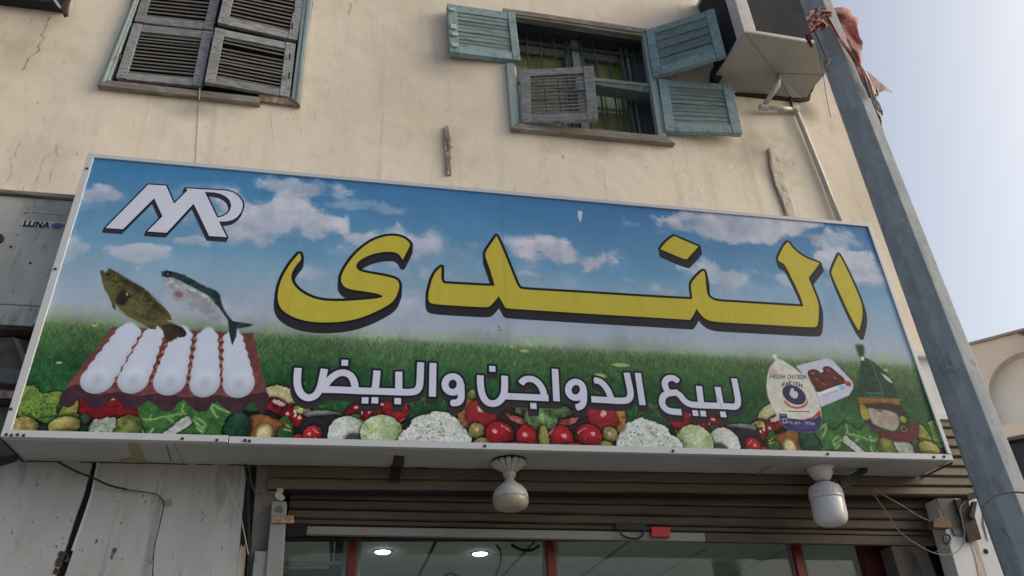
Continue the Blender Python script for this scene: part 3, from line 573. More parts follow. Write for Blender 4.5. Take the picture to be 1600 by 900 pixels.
ya = A4([(268, 262), (225, 310), (185, 370), (155, 430), (138, 490), (134, 540), (142, 580), (160, 612), (195, 640), (245, 665), (310, 683), (380, 692), (450, 693), (530, 689), (610, 676), (680, 655), (740, 630), (800, 600), (845, 572), (870, 545), (885, 510), (895, 480), (896, 452), (885, 430), (865, 418), (830, 408), (780, 398), (720, 388), (670, 378), (640, 366), (627, 350), (628, 330), (645, 308), (680, 285), (730, 265), (790, 252), (840, 250), (875, 255), (900, 272), (917, 303), (965, 210), (962, 198), (945, 180), (920, 163), (885, 153), (850, 150), (800, 155), (740, 175), (690, 205), (640, 245), (595, 295), (560, 345), (537, 390), (530, 420), (535, 445), (550, 468), (580, 484), (630, 492), (690, 500), (740, 508), (775, 518), (793, 528), (785, 537), (740, 545), (680, 550), (600, 556), (520, 560), (440, 558), (380, 548), (330, 530), (285, 505), (250, 475), (228, 445), (220, 415), (222, 390), (240, 350), (282, 300), (282, 290), (275, 262)])
lam = A4([(1160, 345), (1130, 368), (1105, 410), (1090, 460), (1078, 510), (1076, 545), (1085, 568), (1110, 578), (1200, 585), (1300, 591), (1400, 597), (1450, 598)]) + C4([(268, 588), (290, 565), (318, 528), (345, 575), (358, 600), (375, 606), (600, 620), (900, 640), (1200, 657), (1515, 677), (1535, 650)]) + D4([(155, 608), (175, 635), (200, 665), (235, 682), (280, 690), (400, 697), (600, 708), (800, 720), (890, 724), (908, 718), (915, 700), (920, 650), (921, 600), (915, 560), (895, 510), (870, 450), (856, 415), (925, 325), (912, 315), (860, 300), (820, 278), (780, 250), (750, 220), (735, 195), (722, 192), (705, 210), (685, 245), (662, 295), (668, 308), (700, 325), (715, 345), (740, 395), (770, 455), (800, 520), (815, 560), (823, 592), (815, 593), (700, 586), (550, 577), (400, 567), (300, 562), (260, 552), (235, 535), (222, 515), (215, 470), (212, 420), (208, 385), (200, 370), (190, 372), (160, 400), (130, 435), (120, 455), (122, 490), (128, 530), (127, 548)]) + C4([(1400, 542), (1100, 524), (800, 505), (600, 494), (460, 485), (445, 475), (430, 450), (390, 350), (350, 250), (320, 180), (303, 152), (270, 200), (228, 262), (245, 310), (270, 385), (293, 460), (285, 466), (0, 450)]) + A4([(1190, 450), (1170, 445), (1160, 430), (1158, 390)])
dot = C4([(1415, 153), (1567, 218), (1530, 260), (1495, 298), (1470, 295), (1330, 235), (1345, 210), (1385, 170)])
alef = D4([(1045, 268), (1065, 300), (1110, 390), (1150, 480), (1180, 550), (1193, 600), (1194, 650), (1185, 700), (1172, 745), (1150, 715), (1110, 640), (1060, 530), (1020, 440), (998, 385), (1000, 370), (1020, 320)])
def rounded(P, it=3):
    P = [np.array(p) for p in P]; sharp = []
    for i in range(len(P)):
        a = P[i] - P[i - 1]; b = P[(i + 1) % len(P)] - P[i]; c = np.dot(a, b) / (np.linalg.norm(a) * np.linalg.norm(b) + 1e-9); sharp.append(c < .70)
    for _ in range(it):
        Q_ = []; S_ = []; n = len(P)
        for i in range(n):
            if sharp[i]: Q_.append(P[i]); S_.append(True)
            else: Q_ += [P[i] * .75 + P[i - 1] * .25, P[i] * .75 + P[(i + 1) % n] * .25]; S_ += [False, False]
        P, sharp = Q_, S_
    return np.array(P)
for g_ in (ya, lam, dot, alef):
    P = rounded(T(g_), 2); w_ = win(P, 70); sd = sdpoly(P, w_)
    letters(sd, w_, YEL * (1 + (NF[w_] - .5)[..., None] * .06), 11.5, (0, 36), INK, SHI)
B1 = lambda p: crop(400, 540, 4, p); B2 = lambda p: crop(750, 540, 4, p); B3 = lambda p: crop(1100, 540, 4, p)
def arc(cx, cy, rx, ry, a0, a1, n=14): return [(cx + rx * math.cos(math.radians(a0 + (a1 - a0) * i / n)), cy + ry * math.sin(math.radians(a0 + (a1 - a0) * i / n))) for i in range(n + 1)]
W1 = 6.1 / 2 * 800 * .0030 * 1.0 + 6.0
STR = [
    [B1([(263, 137), (258, 190), (257, 235), (268, 280), (290, 310), (318, 325), (350, 322), (378, 305), (396, 275), (408, 240), (418, 190), (428, 143)]),
     B1([(400, 272), (430, 272), (520, 274), (640, 280), (760, 283), (900, 288), (960, 290), (1000, 284), (1020, 262), (1026, 225), (1030, 102)]),
     B1([(420, 262), (445, 228), (475, 195), (510, 172), (545, 165), (580, 175), (605, 200), (618, 240), (620, 278)]),
     B1([(757, 153), (750, 235), (742, 282)]), B1([(893, 160), (893, 288)])],
    [B1([(1107, 106), (1103, 317)])],
    [B1(arc(1230, 240, 48, 50, 0, 360, 22)), B1([(1281, 235), (1283, 285), (1284, 330), (1268, 352), (1245, 356), (1224, 356)])],
    [B2([(3, 183), (3, 240), (12, 300), (35, 345), (68, 362), (105, 358), (135, 335), (152, 300), (156, 250), (155, 186)]),
     B2([(150, 313), (250, 318), (350, 322), (430, 326)]), B2([(256, 235), (275, 212), (305, 204), (340, 210), (372, 236), (395, 275), (406, 326)])],
    [B2([(470, 143), (480, 346)])],
    [B2(arc(600, 274, 47, 50, 0, 360, 22)), B2([(649, 272), (651, 320), (648, 355), (632, 378), (602, 385)])],
    [B2([(715, 213), (745, 218), (775, 240), (800, 275), (815, 310), (825, 342)]), B2([(697, 333), (800, 339), (880, 344), (925, 340), (942, 318), (943, 285), (930, 225), (918, 167)])],
    [B2([(988, 168), (1018, 370)])],
    [B2([(1240, 222), (1220, 203), (1190, 198), (1165, 210), (1155, 235), (1163, 265), (1178, 288)]),
     B2([(1262, 414), (1200, 411), (1165, 398), (1142, 370), (1138, 338), (1150, 310), (1180, 295), (1240, 290)]),
     B2([(1225, 290), (1255, 310), (1275, 340), (1305, 362), (1350, 370), (1450, 373), (1560, 378)]) + B3([(195, 382), (212, 368), (216, 340), (207, 290), (190, 203)]),
     B2([(1370, 250), (1385, 368)]), B2([(1487, 256), (1507, 372)])]]
DOTS = [B1([(555, 105)]), B1([(682, 340)]), B1([(743, 340)]), B1([(886, 345)]), B1([(1478, 143)]), B2([(335, 375)]), B2([(1348, 420)]), B2([(1397, 423)]), B2([(1522, 428)])]
allP = np.concatenate([T(s_) for g_ in STR for s_ in g_]); w_ = win(allP, 70)
SDm = np.full((w_[0].stop - w_[0].start, w_[1].stop - w_[1].start), 1e9, np.float32)
HWD = 13.6
for g_ in STR:
    tp = np.concatenate([T(s_) for s_ in g_]); lw = win(tp, 40); d = stroke_sd([(osm(T(s_), 2), HWD, False) for s_ in g_], lw)
    sl = (slice(lw[0].start - w_[0].start, lw[0].stop - w_[0].start), slice(lw[1].start - w_[1].start, lw[1].stop - w_[1].start)); SDm[sl] = np.minimum(SDm[sl], d)
for p in DOTS:
    c0 = T(p)[0]; lw = (slice(int(c0[1] - 40), int(c0[1] + 40)), slice(int(c0[0] - 40), int(c0[0] + 40))); Xg, Yg = grid(lw)
    d = np.maximum(np.abs(Xg - c0[0]), np.abs(Yg - c0[1])) - 12.5
    sl = (slice(lw[0].start - w_[0].start, lw[0].stop - w_[0].start), slice(lw[1].start - w_[1].start, lw[1].stop - w_[1].start)); SDm[sl] = np.minimum(SDm[sl], d)
letters(SDm, w_, WHT, 8.5, (-2, 22), c8(22, 24, 38), c8(44, 38, 44))
line(B3([(82, 318), (100, 345), (108, 372), (112, 388)]), 2, c8(70, 70, 80), .9)
# emblem
E8 = lambda p: crop(150, 270, 6.4, p)
em = E8([(92, 547), (520, 112), (700, 123), (780, 303), (915, 168), (893, 150), (1300, 172), (1370, 190), (1425, 230), (1462, 280), (1470, 330), (1450, 390), (1410, 440), (1360, 470), (1300, 482), (1230, 483), (1308, 640), (1130, 628), (975, 305), (705, 595), (510, 582), (662, 430), (580, 250), (268, 560)])
hole = E8([(1088, 187), (1212, 442), (1260, 432), (1310, 405), (1340, 365), (1350, 320), (1335, 270), (1300, 235), (1250, 208), (1180, 192)])
P = T(em); w_ = win(P, 60); sd = np.maximum(sdpoly(P, w_), -sdpoly(T(hole), w_))
letters(sd, w_, WHT, 5.5, (-3, 19), c8(18, 20, 34), c8(42, 38, 50))
# --- goods at the right end
Q = lambda p: crop(1180, 530, 5.29, p)
poly(Q([(880, 170), (850, 350), (842, 480), (860, 590), (905, 670), (960, 720), (1060, 765), (1180, 775), (1290, 765), (1295, 730), (1200, 500), (1130, 330), (1000, 200), (910, 150)]), c8(14, 50, 40), c8(20, 62, 46), soft=6, op=.97)
poly(Q([(835, 45), (900, 50), (905, 110), (890, 160), (875, 160), (850, 110)]), c8(24, 56, 38), soft=14, op=.9)
poly(Q([(875, 140), (903, 145), (905, 175), (878, 172)]), c8(160, 170, 160), sp=False)
poly(Q([(930, 180), (1000, 230), (1060, 400), (1100, 480), (960, 470), (900, 480), (900, 300)]), c8(12, 44, 36), c8(24, 60, 46), soft=20, op=.7)
line(Q([(900, 50), (960, 180), (1010, 310), (1060, 440)]), 2, c8(120, 140, 130), .7); poly(Q([(1040, 275), (1080, 295), (1120, 325), (1142, 362), (1120, 358), (1080, 325)]), c8(140, 156, 150), sp=False, soft=3, op=.9)
poly(Q([(850, 480), (1190, 488), (1205, 542), (865, 538)]), c8(128, 86, 42), c8(112, 68, 36), sp=False); line(Q([(890, 510), (1020, 515), (1035, 500), (1040, 530), (1150, 520)]), 2.5, c8(74, 52, 34), .7)
line(Q([(930, 440), (1060, 445)]), 3, c8(110, 130, 126), .6); line(Q([(950, 470), (1060, 473)]), 2, c8(100, 120, 116), .6)
poly(Q([(868, 542), (1200, 545), (1290, 740), (1200, 720), (1040, 745), (930, 700)]), c8(44, 36, 36), c8(34, 30, 34), soft=8, op=.9)
poly(Q([(960, 740), (1100, 765), (1240, 740), (1340, 690), (1350, 800), (1200, 850), (1040, 800)]), c8(84, 26, 36), c8(66, 22, 30), soft=10, op=.9)
poly(Q([(868, 545), (900, 545), (930, 570), (950, 620), (945, 655), (915, 665), (885, 640)]), c8(136, 124, 36), c8(112, 98, 32))
poly(Q([(935, 572), (1000, 575), (1040, 600), (1060, 580), (1120, 590), (1180, 622), (1197, 680), (1185, 730), (1150, 758), (1090, 745), (1020, 720), (965, 680)]), c8(134, 124, 120), c8(120, 106, 100), shade=8); line(Q([(1060, 610), (1068, 650)]), 2, c8(80, 66, 60), .7); poly(Q([(975, 570), (1060, 578), (1040, 602), (1010, 588)]), c8(104, 64, 40), sp=False)
ell(1412, 655, 5, 5, c8(112, 122, 48), dark=.8); ell(1413, 670, 5, 5, c8(74, 88, 52), dark=.8); ell(1413, 670, 2, 2.4, c8(16, 20, 16), dark=1)
poly(Q([(340, 218), (590, 155), (640, 168), (800, 340), (815, 370), (812, 405), (780, 462), (550, 558), (530, 520), (430, 330)]), c8(150, 154, 176), c8(144, 148, 170), sp=False, soft=2)
poly(Q([(520, 440), (745, 365), (760, 378), (530, 465)]), c8(168, 172, 188), sp=False, soft=3); line(Q([(560, 458), (690, 425)]), 2, c8(90, 96, 120), .7); line(Q([(560, 472), (650, 450)]), 1.5, c8(110, 116, 136), .7)
poly(Q([(436, 275), (455, 252), (485, 245), (520, 255), (545, 275), (568, 262), (558, 240), (580, 222), (615, 224), (650, 245), (690, 280), (735, 320), (748, 360), (700, 375), (620, 402), (520, 435), (490, 390), (455, 330)]), c8(84, 34, 34), c8(64, 24, 26), shade=14)
for (a, b) in [(1271, 583), (1277, 592), (1295, 578), (1305, 590), (1288, 600)]: ell(a, b, 2.5, 1.2, c8(128, 84, 84), ang=.6, dark=.9, soft=4)
ell(1325.5, 599, 5, 4, c8(150, 40, 48), dark=.8); ell(1316, 604.3, 4.6, 3.6, c8(92, 148, 186), dark=.9)
poly(Q([(128, 130), (182, 106), (186, 152), (230, 168), (320, 228), (400, 290), (460, 350), (500, 420), (530, 500), (550, 580), (555, 660), (540, 740), (500, 765), (400, 770), (300, 760), (240, 720), (190, 650), (140, 560), (105, 470), (92, 380), (100, 300), (120, 230), (168, 170)]), c8(168, 168, 164), c8(156, 155, 146), sp=False, shade=6, soft=2)
poly(Q([(268, 650), (400, 662), (480, 640), (530, 590), (540, 585), (545, 625), (480, 655), (400, 672), (285, 668)]), c8(136, 44, 52), sp=False, op=.9)
poly(Q([(200, 615), (262, 615), (272, 650), (400, 668), (500, 650), (545, 625), (552, 665), (538, 738), (500, 762), (400, 768), (300, 757), (242, 718), (205, 665)]), c8(38, 34, 88), c8(46, 42, 98), sp=False)
poly(Q([(224, 655), (262, 652), (275, 690), (235, 692)]), c8(150, 150, 170), sp=False); ell(1227, 657, 3, 2.4, c8(44, 40, 90), dark=1); line(Q([(212, 628), (252, 628)]), 2.5, c8(130, 130, 156), .8)
line(Q([(275, 592), (452, 598)]), 3.2, c8(30, 30, 54), .9)
poly(Q([(246, 500), (300, 545), (360, 555), (410, 530), (428, 480), (440, 520), (410, 560), (350, 575), (290, 560), (250, 530)]), c8(150, 70, 60), soft=4, op=.8)
ell(1241.5, 616.5, 19.3, 16.2, c8(162, 162, 166), ang=.25, dark=1); ell(1241.5, 616.5, 17.6, 14.5, c8(42, 40, 76), ang=.25, dark=.95); ell(1241.5, 616.5, 19.4, 16.3, c8(42, 40, 76), ang=.25, dark=1, op=0)
poly(Q([(300, 405), (318, 402), (325, 425), (345, 430), (358, 455), (350, 480), (330, 488), (305, 475), (288, 455), (292, 430)]), c8(150, 154, 166))
FONT = {'F': [[(0, 2), (0, 0), (1, 0)], [(0, 1), (.8, 1)]], 'R': [[(0, 2), (0, 0), (.8, 0), (1, .4), (.8, 1), (0, 1)], [(.5, 1), (1, 2)]], 'O': [[(.2, 0), (.8, 0), (1, .4), (1, 1.6), (.8, 2), (.2, 2), (0, 1.6), (0, .4), (.2, 0)]],
        'Z': [[(0, 0), (1, 0), (0, 2), (1, 2)]], 'E': [[(1, 0), (0, 0), (0, 2), (1, 2)], [(0, 1), (.8, 1)]], 'N': [[(0, 2), (0, 0), (1, 2), (1, 0)]], 'C': [[(1, .3), (.8, 0), (.2, 0), (0, .4), (0, 1.6), (.2, 2), (.8, 2), (1, 1.7)]],
        'H': [[(0, 0), (0, 2)], [(1, 0), (1, 2)], [(0, 1), (1, 1)]], 'I': [[(.5, 0), (.5, 2)]], 'K': [[(0, 0), (0, 2)], [(1, 0), (0, 1), (1, 2)]], 'A': [[(0, 2), (.5, 0), (1, 2)], [(.2, 1.3), (.8, 1.3)]],
        'W': [[(0, 0), (.25, 2), (.5, .6), (.75, 2), (1, 0)]], 'e': [[(0, 1.4), (1, 1.4), (.8, .9), (.2, .9), (0, 1.4), (.2, 2), (.9, 2)]], 'i': [[(.5, .9), (.5, 2)], [(.5, .3), (.5, .45)]], 'g': [[(1, .9), (.2, .9), (0, 1.4), (.2, 1.9), (1, 1.9)], [(1, .9), (1, 2.4), (.2, 2.6)]],
        'h': [[(0, 0), (0, 2)], [(0, 1.1), (.7, .9), (1, 1.3), (1, 2)]], 't': [[(.4, .3), (.4, 1.8), (.8, 2)], [(0, .9), (.9, .9)]], ':': [[(.4, 1), (.4, 1.2)], [(.4, 1.7), (.4, 1.9)]], '1': [[(.2, .4), (.6, 0), (.6, 2)]], '0': [[(.2, 0), (.8, 0), (1, .4), (1, 1.6), (.8, 2), (.2, 2), (0, 1.6), (0, .4), (.2, 0)]],
        'm': [[(0, 2), (0, .9)], [(0, 1), (.4, .9), (.5, 2)], [(.5, 1), (.9, .9), (1, 2)]], 'L': [[(0, 0), (0, 2), (1, 2)]], 'U': [[(0, 0), (0, 1.6), (.3, 2), (.7, 2), (1, 1.6), (1, 0)]], ' ': []}
def text(s_, p0, p1, h, wd, col, bend=0):
    n = len(s_); 
    for i, ch in enumerate(s_):
        for st in FONT[ch]:
            pts = []
            for a, b in st:
                t = (i + a * .72) / n; x = p0[0] + (p1[0] - p0[0]) * t; y = p0[1] + (p1[1] - p0[1]) * t - bend * 4 * t * (1 - t) + b * h / 2; pts.append((x, y))
            line(Q(pts), wd, col)
text('FROZEN CHICKEN', (125, 290), (425, 296), 30, 2.6, c8(34, 34, 56)); text('FAKIEH', (228, 362), (395, 372), 32, 3.4, c8(30, 30, 48), bend=22); text('Weight: 1000gm', (285, 672), (500, 682), 22, 1.7, c8(150, 150, 172))
for k in range(3): line(Q([(300 + k * 12, 705 + k * 14), (520, 712 + k * 12)]), 1.2, c8(120, 120, 150), .6)
ell(1209, 581, 8, 5, c8(150, 110, 90), dark=.9, soft=12, op=.4)
# --- joins of the print, wear and speckle
for px_, a_ in ((790, .05), (455, .04), (1130, .04), (1287, .03)):
    xx = T([(px_, 450)])[0, 0]; cv[:] *= (1 - a_ * np.exp(-((X - xx) / 5) ** 2))[..., None]
cv[:] *= (1 + (NV - .5) * .05)[..., None]
spk = rng.random((PH, PW)).astype(np.float32); cv[:] = np.where((spk > .99994)[..., None], c8(150, 155, 170), cv)
cv[:] *= (1 + (rng.random((PH, PW, 1)).astype(np.float32) - .5) * .05)
poly(C4([(815, -8), (842, 0), (838, 35), (828, 72), (822, 50), (812, 30)]), c8(150, 160, 180), sp=False); ell(780, 510, 1, 1.5, c8(30, 36, 44), dark=1); ell(781, 515, 1, 1.3, c8(30, 36, 44), dark=1)
gy_ = cv.mean(2, keepdims=True); cv = gy_ + (cv - gy_) * .84
cv = np.clip(cv * (1 + .03 * np.clip(cv.mean(2, keepdims=True) * 2.2, 0, 1)) - .004, 0, 1)
ILL = np.array([.60, .575, .57], np.float32)              # how bright a white sheet hangs there; the print's own colour is what is seen divided by this
lc = np.where(cv <= .04045, cv / 12.92, ((cv + .055) / 1.055) ** 2.4) / ILL
lc = np.clip(lc, 0, 1); sc_ = np.where(lc <= .0031308, lc * 12.92, 1.055 * lc ** (1 / 2.4) - .055)
img = bpy.data.images.new('sign_print', PW, PH, alpha=False); buf = np.ones((PH, PW, 4), np.float32); buf[..., :3] = sc_[::-1]
img.pixels.foreach_set(buf.ravel()); img.update(); img.pack()
def print_material():
    m = bpy.data.materials.new('printed_flex'); m.use_nodes = True; N = m.node_tree.nodes; L = m.node_tree.links; b = N['Principled BSDF']
    t = N.new('ShaderNodeTexImage'); t.image = img; t.interpolation = 'Cubic'; t.extension = 'EXTEND'; L.new(t.outputs[0], b.inputs['Base Color'])
    b.inputs['Roughness'].default_value = .5; b.inputs['Specular IOR Level'].default_value = .10
    geo = N.new('ShaderNodeNewGeometry'); mp = N.new('ShaderNodeMapping'); mp.inputs['Scale'].default_value = (1.6, 1, .5); n = N.new('ShaderNodeTexNoise'); n.inputs['Scale'].default_value = 1.0; n.inputs['Detail'].default_value = 3
    L.new(geo.outputs['Position'], mp.inputs[0]); L.new(mp.outputs[0], n.inputs['Vector']); bp = N.new('ShaderNodeBump'); bp.inputs['Strength'].default_value = .35; bp.inputs['Distance'].default_value = .03; L.new(n.outputs['Fac'], bp.inputs['Height']); L.new(bp.outputs[0], b.inputs['Normal'])
    return m
M['print'] = print_material()
# ================================================================== large structure
W = 0.32                                              # plane of the facade
XC, XL, ZR, YB = 5.01, -9.0, 7.6, 9.0                 # right corner, left end, roof, back of the building
def sheet(name, x0, x1, y0, y1, z, m, **k): return tag(mk(name, [(x0, y0, z), (x1, y0, z), (x1, y1, z), (x0, y1, z)], [(0, 1, 2, 3)], m, loc=(x0, y0, z), **k), kind='structure')
sheet('ground', -400, 400, -400, 400, 0, M['earth'])
sheet('road', -400, 400, -12.0, -5.0, .004, M['asphalt'])
MB().box(-60, 7.0, -5.0, W + .02, -.2, .12).build('pavement', M['paving']); tag(bpy.data.objects['pavement'], kind='structure')
MB().box(-60, 60, -14.5, -12.0, -.2, .12).build('pavement', M['paving']); tag(bpy.data.objects['pavement.001'], kind='structure')
# openings in the facade: (x0, x1, z0, z1)
O1 = (-.16, .965, 5.10, 6.26); O2 = (2.375, 3.42, 5.13, 6.24); O3 = (.98, 4.62, -.02, 2.78)
bld = thing('building', (XL, W, 0), 'cream rendered two storey building with shuttered windows above the shop sign', 'building')
def wall_grid(openings, X0, X1, Z0, Z1, Y, name, m, parent, depth, zband=None):
    xs = sorted({X0, X1} | {o[0] for o in openings} | {o[1] for o in openings}); zs = sorted({Z0, Z1} | {o[2] for o in openings} | {o[3] for o in openings})
    b = MB()
    for i in range(len(xs) - 1):
        for j in range(len(zs) - 1):
            cx, cz = (xs[i] + xs[i + 1]) / 2, (zs[j] + zs[j + 1]) / 2
            if any(o[0] < cx < o[1] and o[2] < cz < o[3] for o in openings): continue
            b.add([(xs[i], Y, zs[j]), (xs[i + 1], Y, zs[j]), (xs[i + 1], Y, zs[j + 1]), (xs[i], Y, zs[j + 1])], [(0, 1, 2, 3)])
    for (a, c, d, e) in openings:
        b.add([(a, Y, d), (a, Y, e), (a, Y + depth, e), (a, Y + depth, d)], [(0, 1, 2, 3)]); b.add([(c, Y, d), (c, Y, e), (c, Y + depth, e), (c, Y + depth, d)], [(3, 2, 1, 0)])
        b.add([(a, Y, e), (c, Y, e), (c, Y + depth, e), (a, Y + depth, e)], [(0, 1, 2, 3)]); b.add([(a, Y, d), (c, Y, d), (c, Y + depth, d), (a, Y + depth, d)], [(3, 2, 1, 0)])
    return b.build(name, m, parent, recalc=False)
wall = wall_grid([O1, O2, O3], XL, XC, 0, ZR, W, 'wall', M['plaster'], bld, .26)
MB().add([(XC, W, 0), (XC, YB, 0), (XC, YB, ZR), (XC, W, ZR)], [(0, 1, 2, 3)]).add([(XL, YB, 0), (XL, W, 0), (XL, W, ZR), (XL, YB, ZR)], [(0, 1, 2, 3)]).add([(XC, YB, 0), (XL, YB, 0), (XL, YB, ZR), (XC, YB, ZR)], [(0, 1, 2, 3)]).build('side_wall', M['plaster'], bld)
MB().box(XL - .05, XC + .05, W - .05, YB + .05, ZR, ZR + .15).build('roof', M['concrete'], bld)
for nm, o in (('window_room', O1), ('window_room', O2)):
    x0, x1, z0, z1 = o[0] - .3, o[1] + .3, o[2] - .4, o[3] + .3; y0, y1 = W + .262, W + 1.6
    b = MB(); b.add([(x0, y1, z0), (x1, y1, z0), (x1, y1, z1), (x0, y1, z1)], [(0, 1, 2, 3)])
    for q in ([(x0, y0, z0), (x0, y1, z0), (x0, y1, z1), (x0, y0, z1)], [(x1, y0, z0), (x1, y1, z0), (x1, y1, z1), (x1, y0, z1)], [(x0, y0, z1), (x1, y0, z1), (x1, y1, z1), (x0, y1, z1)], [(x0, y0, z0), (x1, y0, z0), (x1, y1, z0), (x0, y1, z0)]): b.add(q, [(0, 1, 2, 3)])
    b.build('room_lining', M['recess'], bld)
# white lower band of the corner with its two ledges
zb1 = onY(1440, 558, W)[2]; zb0 = onY(1477, 655, W)[2]
MB().box(4.40, XC + .006, W - .012, W + .02, zb0 - .02, zb1).build('white_band', M['white_band'], bld)
for z in (zb1, zb0): MB().box(4.40, XC + .02, W - .045, W + .01, z - .02, z + .022).build('ledge', M['white_band'], bld, bevel=.005)
# hairline cracks in the plaster, as open grooves
def crack(pts, wd=.004):
    P = [onY(x, y, W - .0015) for x, y in pts]; b = MB()
    out = [P[0]]
    for i in range(len(P) - 1):
        for k in range(1, 6):
            t = k / 5; j = rng.normal(0, .006, 2); p = P[i] * (1 - t) + P[i + 1] * t; out.append(p + np.array([j[0], 0, j[1] * .3]))
    for i in range(len(out) - 1):
        a, c = out[i], out[i + 1]; w0 = wd * rng.uniform(.3, 1.1)
        b.add([a + [-w0, 0, 0], a + [w0, 0, 0], c + [w0, 0, 0], c + [-w0, 0, 0]], [(0, 1, 2, 3)])
    return b
CR = mat('crack_grey', (.54, .48, .41), [((.5, .43, .36), (30, 1, 30), .45, .6, .9)], rough=1)
CR2 = mat('rusty_crack', (.40, .29, .19), [((.58, .49, .40), (30, 1, 30), .48, .6, .9)], rough=1)
for pts, wd in [([(33, 222), (20, 250), (12, 285)], .003), ([(95, 228), (70, 250), (52, 290)], .003), ([(92, 222), (88, 250), (76, 285)], .0025)]:
    crack(pts, wd).build('plaster_crack', CR, bld)
for (cx_, cy_) in ((585, 150), (655, 162), (635, 170), (545, 146), (1055, 118), (690, 215), (880, 245), (1010, 262), (1150, 262), (1240, 255), (60, 160), (100, 98), (355, 215), (450, 185), (120, 240)):
    rr_ = rng.uniform(1.0, 2.4); MB().prism([onY(cx_ + rr_ * rng.uniform(.5, 1.3) * math.cos(a), cy_ + rr_ * rng.uniform(.5, 1.5) * math.sin(a), W - .0012) for a in np.linspace(0, 2 * math.pi, 8)[:-1]], (0, 1, 0), .001).build('chip', CR, bld)
crack([(79, 26), (70, 45), (66, 62), (58, 80), (42, 96), (36, 110)], .005).build('plaster_crack', CR2, bld)
crack([(547, 5), (545, 22)], .005).build('plaster_crack', CR2, bld)
for pts in ([(600, 175), (597, 225)], [(425, 180), (424, 220)]): crack(pts, .0012).build('plaster_crack', CR, bld)
# ------------------------------------------------------------------ far building at the right edge of the picture
fd = np.array([-.70, .714, 0]); fn = np.array([-.714, -.70, 0]); fP = CAM + ray(1560, 590) * (13.0 / np.linalg.norm(ray(1560, 590)))
far = thing('building', (fP[0], fP[1], 0), 'pale far building with an arched niche, seen at the right edge behind the pole', 'building')
def fl(s, z, d=0): p = fP + fd * s - fn * d; return np.array([p[0], p[1], z])
def fs(x, y): p = onP(x, y, fP, fn); return float(np.dot(p - fP, fd)), float(p[2])
sR, zR_ = fs(1560, 529); zT = zR_
ax, az = fs(1600, 549); aL, aLz = fs(1536, 596); r_a = abs(aL - ax) * 1.02; zc_a = az - r_a
zb_a = fs(1590, 659)[1]; zc_a = max(zc_a, zb_a + .1)
b = MB(); Narc = 20
arcp = [(ax + r_a * math.cos(math.pi * k / Narc), zc_a + r_a * math.sin(math.pi * k / Narc)) for k in range(Narc + 1)]
arcp = [(ax + r_a, zb_a)] + arcp + [(ax - r_a, zb_a)]
S0, S1 = 9.0, -14.0
for i in range(len(arcp) - 1):
    (s0, z0), (s1, z1) = arcp[i], arcp[i + 1]
    if abs(s0 - s1) > 1e-6: b.add([fl(s0, z0), fl(s1, z1), fl(s1, zT), fl(s0, zT)], [(0, 1, 2, 3)])
    b.add([fl(s0, z0), fl(s1, z1), fl(s1, z1, .22), fl(s0, z0, .22)], [(0, 1, 2, 3)])
b.add([fl(S0, 0), fl(ax + r_a, 0), fl(ax + r_a, zT), fl(S0, zT)], [(0, 1, 2, 3)]); b.add([fl(ax - r_a, 0), fl(S1, 0), fl(S1, zT), fl(ax - r_a, zT)], [(0, 1, 2, 3)])
b.add([fl(ax + r_a, 0), fl(ax - r_a, 0), fl(ax - r_a, .9), fl(ax + r_a, .9)], [(0, 1, 2, 3)])
b.build('wall', M['farwall'], far)
MB().add([fl(ax + r_a, zb_a, .22), fl(ax - r_a, zb_a, .22), fl(ax - r_a, zT, .22), fl(ax + r_a, zT, .22)], [(0, 1, 2, 3)]).build('niche', M['farniche'], far)
MB().hexa([fl(ax + r_a, zb_a - .18, 0), fl(ax - r_a, zb_a - .18, 0), fl(ax - r_a, zb_a, 0), fl(ax + r_a, zb_a, 0), fl(ax + r_a, zb_a - .18, .3), fl(ax - r_a, zb_a - .18, .3), fl(ax - r_a, zb_a, .3), fl(ax + r_a, zb_a, .3)]).build('lintel', M['farwall'], far)
MB().add([fl(ax + r_a, .9, .2), fl(ax - r_a, .9, .2), fl(ax - r_a, zb_a - .18, .2), fl(ax + r_a, zb_a - .18, .2)], [(0, 1, 2, 3)]).build('window', M['darkglass'], far)
MB().hexa([fl(S0, zT, -.06), fl(S1, zT, -.06), fl(S1, zT + .035, -.06), fl(S0, zT + .035, -.06), fl(S0, zT, 6), fl(S1, zT, 6), fl(S1, zT + .035, 6), fl(S0, zT + .035, 6)]).build('coping', mat('pinkish_coping', (.38, .33, .33), rough=.9), far)
MB().add([fl(S0, 0, 6), fl(S1, 0, 6), fl(S1, zT, 6), fl(S0, zT, 6)], [(0, 1, 2, 3)]).add([fl(S0, 0), fl(S0, 0, 6), fl(S0, zT, 6), fl(S0, zT)], [(0, 1, 2, 3)]).add([fl(S1, 0), fl(S1, 0, 6), fl(S1, zT, 6), fl(S1, zT)], [(0, 1, 2, 3)]).build('side_wall', M['farwall'], far)
s5 = fs(1594, 524)[0]; MB().tube([fl(s5, zT, -.03), fl(s5 - .12, az + .15, -.03)], .02).build('cable', M['wire_grey'], far)
